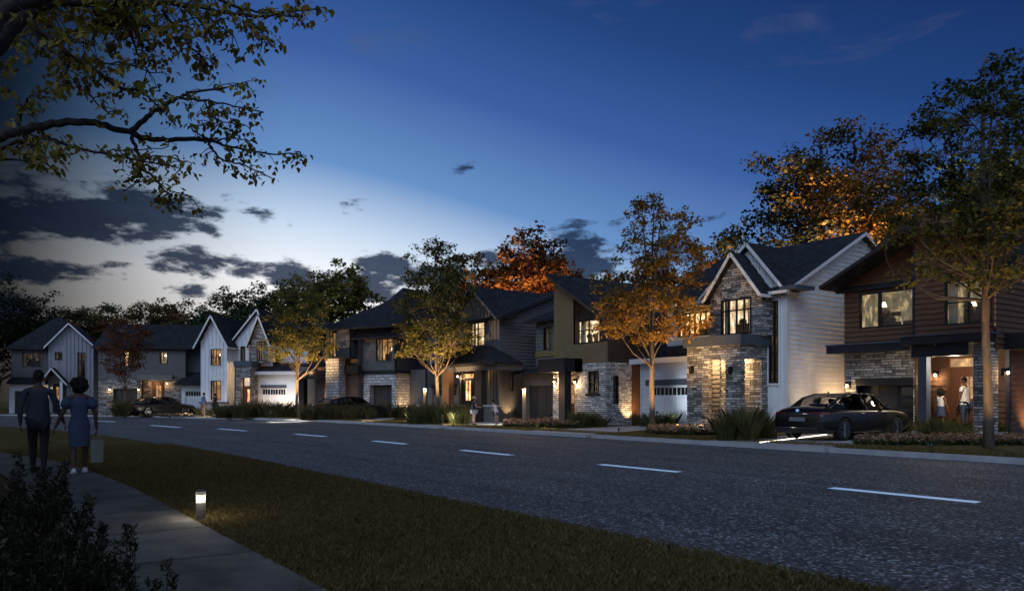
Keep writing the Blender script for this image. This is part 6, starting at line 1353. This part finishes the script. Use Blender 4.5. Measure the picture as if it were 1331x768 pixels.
# sky colour darkened on the far left like a vignette
fall = N(nt, 'ShaderNodeMapRange', interpolation_type='SMOOTHSTEP'); L(az, fall.inputs[0])
for i, v in ((1, -.38), (2, -.03), (3, .03), (4, 1.0)): fall.inputs[i].default_value = v
back = N(nt, 'ShaderNodeMapRange', interpolation_type='SMOOTHSTEP'); L(gx, back.inputs[0])
for i, v in ((1, .55), (2, -.2), (3, 0), (4, 1)): back.inputs[i].default_value = v
fb = M('MAXIMUM', fall.outputs[0], back.outputs[0])
mf = N(nt, 'ShaderNodeMixRGB', blend_type='MULTIPLY'); mf.inputs[0].default_value = 1; L(mxs.outputs[0], mf.inputs[1]); L(fb, mf.inputs[2])
# clouds: patches with ragged edges
cx_ = N(nt, 'ShaderNodeCombineXYZ'); L(M('MULTIPLY', az, 1.0), cx_.inputs[0]); L(M('MULTIPLY', el, 2.6), cx_.inputs[1])
no = N(nt, 'ShaderNodeTexNoise', i_Scale=13.0, i_Detail=12.0, i_Roughness=.66, i_Distortion=.15); L(cx_.outputs[0], no.inputs['Vector'])
cf = None
def azel(px, py):
    t = (px-CX)/F; d = Vector((AX[0]+t*RT[0], AX[1]+t*RT[1], (HY-py)/F)).normalized(); return math.atan2(d.x*SUNV.y-d.y*SUNV.x, d.x*SUNV.x+d.y*SUNV.y), math.asin(d.z)
for (px, py, w, hh, amp) in ((-60, 275, 130, 52, 1.0), (100, 278, 110, 36, 1.0), (190, 272, 75, 34, 1.0), (268, 286, 38, 20, .75), (342, 281, 32, 14, .7), (258, 343, 62, 20, .9), (40, 352, 105, 22, .8), (-40, 400, 80, 50, .8), (150, 345, 60, 8, .5), (310, 352, 50, 14, .75), (390, 358, 55, 22, .95), (470, 372, 70, 26, .95), (505, 345, 45, 20, .85), (245, 377, 45, 12, .7), (560, 360, 60, 34, .8), (758, 330, 38, 36, 1.05), (735, 352, 50, 30, .95), (598, 221, 26, 11, .62), (440, 262, 36, 9, .45), (800, 292, 24, 9, .5), (925, 285, 26, 9, .45), (-200, 300, 150, 90, 1), (660, 350, 60, 30, .7), (865, 330, 60, 22, .6)):
    a0, e0 = azel(px, py); a1, _ = azel(px+w, py); _, e1 = azel(px, py-hh); ra = abs(a1-a0); re = abs(e1-e0)
    q = M('ADD', M('POWER', M('ABSOLUTE', M('DIVIDE', M('SUBTRACT', az, a0), ra)), 2.0), M('POWER', M('ABSOLUTE', M('DIVIDE', M('SUBTRACT', el, e0), re)), 2.0))
    v = M('MULTIPLY', M('POWER', 2.718, M('MULTIPLY', q, -.7)), amp); cf = v if cf is None else M('MAXIMUM', cf, v)
cs_ = M('ADD', cf, M('MULTIPLY', M('SUBTRACT', no.outputs['Fac'], .5), 2.4))
cm = N(nt, 'ShaderNodeMapRange', interpolation_type='SMOOTHSTEP'); L(cs_, cm.inputs[0])
for i, v in ((1, .38), (2, .72), (3, 0), (4, .95)): cm.inputs[i].default_value = v
cc_ = ramp(nt, [(0, CLOUD_LO), (.35, CLOUD_MID), (1, CLOUD_HI)]); L(M('MULTIPLY_ADD', no.outputs['Fac'], 1.1, -.2), cc_.inputs[0])
cfm = N(nt, 'ShaderNodeMixRGB', blend_type='MULTIPLY'); cfm.inputs[0].default_value = 1; L(cc_.outputs[0], cfm.inputs[1]); L(M('MULTIPLY_ADD', fb, .8, .2), cfm.inputs[2])
mc = N(nt, 'ShaderNodeMixRGB'); L(cm.outputs[0], mc.inputs[0]); L(mf.outputs[0], mc.inputs[1]); L(cfm.outputs[0], mc.inputs[2])
# thin high wisps
cx2 = N(nt, 'ShaderNodeCombineXYZ'); L(M('MULTIPLY', az, 1.0), cx2.inputs[0]); L(M('MULTIPLY', el, 3.4), cx2.inputs[1])
n2 = N(nt, 'ShaderNodeTexNoise', i_Scale=5.5, i_Detail=8.0, i_Roughness=.62, i_Distortion=.5); L(cx2.outputs[0], n2.inputs['Vector'])
wm = N(nt, 'ShaderNodeMapRange', interpolation_type='SMOOTHSTEP'); L(n2.outputs['Fac'], wm.inputs[0])
for i, v in ((1, .55), (2, .76), (3, 0), (4, .42)): wm.inputs[i].default_value = v
band = N(nt, 'ShaderNodeMapRange', interpolation_type='SMOOTHSTEP'); L(el, band.inputs[0])
for i, v in ((1, .3), (2, .4), (3, 0), (4, 1)): band.inputs[i].default_value = v
mw = N(nt, 'ShaderNodeMixRGB'); L(M('MULTIPLY', wm.outputs[0], band.outputs[0]), mw.inputs[0]); L(mc.outputs[0], mw.inputs[1]); mw.inputs[2].default_value = (.09, .11, .19, 1)
# unseen sky behind the viewer, brightened as fill for the house fronts
bk = N(nt, 'ShaderNodeMapRange', interpolation_type='SMOOTHSTEP'); L(M('MULTIPLY', gx, -1), bk.inputs[0])
for i, v in ((1, -.1), (2, .8), (3, 0), (4, 1)): bk.inputs[i].default_value = v
mb_ = N(nt, 'ShaderNodeMixRGB'); L(bk.outputs[0], mb_.inputs[0]); L(mw.outputs[0], mb_.inputs[1]); mb_.inputs[2].default_value = (*BACKSKY, 1)
gm = N(nt, 'ShaderNodeMapRange', interpolation_type='SMOOTHSTEP'); L(dz, gm.inputs[0])
for i, v in ((1, -.1), (2, -.0), (3, 0), (4, 1)): gm.inputs[i].default_value = v
mg = N(nt, 'ShaderNodeMixRGB'); L(gm.outputs[0], mg.inputs[0]); mg.inputs[1].default_value = (.02, .022, .028, 1); L(mb_.outputs[0], mg.inputs[2])
L(mg.outputs[0], bg.inputs[0]); bg.inputs[1].default_value = 1.0
def sun(name, d, e, col, ang):
    l = bpy.data.lights.new(name, 'SUN'); l.energy = e; l.color = col; l.angle = R(ang); o = bpy.data.objects.new(name, l); COL.objects.link(o); o.rotation_mode = 'QUATERNION'; o.rotation_quaternion = Vector(d).to_track_quat('-Z', 'Y'); o.location = (0, 0, 40)
sun('twilight_sun', SUN_D, SUN_E, (.62, .78, 1.0), 40)

cam = bpy.data.cameras.new('camera'); co_ = bpy.data.objects.new('camera', cam); COL.objects.link(co_); co_.location = (0, 0, CAMH)
cam.sensor_width = 36; cam.lens = F/1331*36; cam.shift_y = (HY-384)/1331; cam.clip_end = 2000; cam.clip_start = .05
co_.rotation_euler = (math.pi/2, 0, math.atan2(AX[1], AX[0])-math.pi/2); SC.camera = co_
SC.render.engine = 'CYCLES'; SC.view_settings.view_transform = 'Standard'; SC.view_settings.look = 'None'; SC.view_settings.gamma = 1; SC.view_settings.exposure = EXPO
SC.cycles.use_denoising = True; SC.cycles.max_bounces = 6; SC.cycles.transparent_max_bounces = 12; SC.cycles.sample_clamp_indirect = 3; SC.cycles.caustics_reflective = False; SC.cycles.caustics_refractive = False
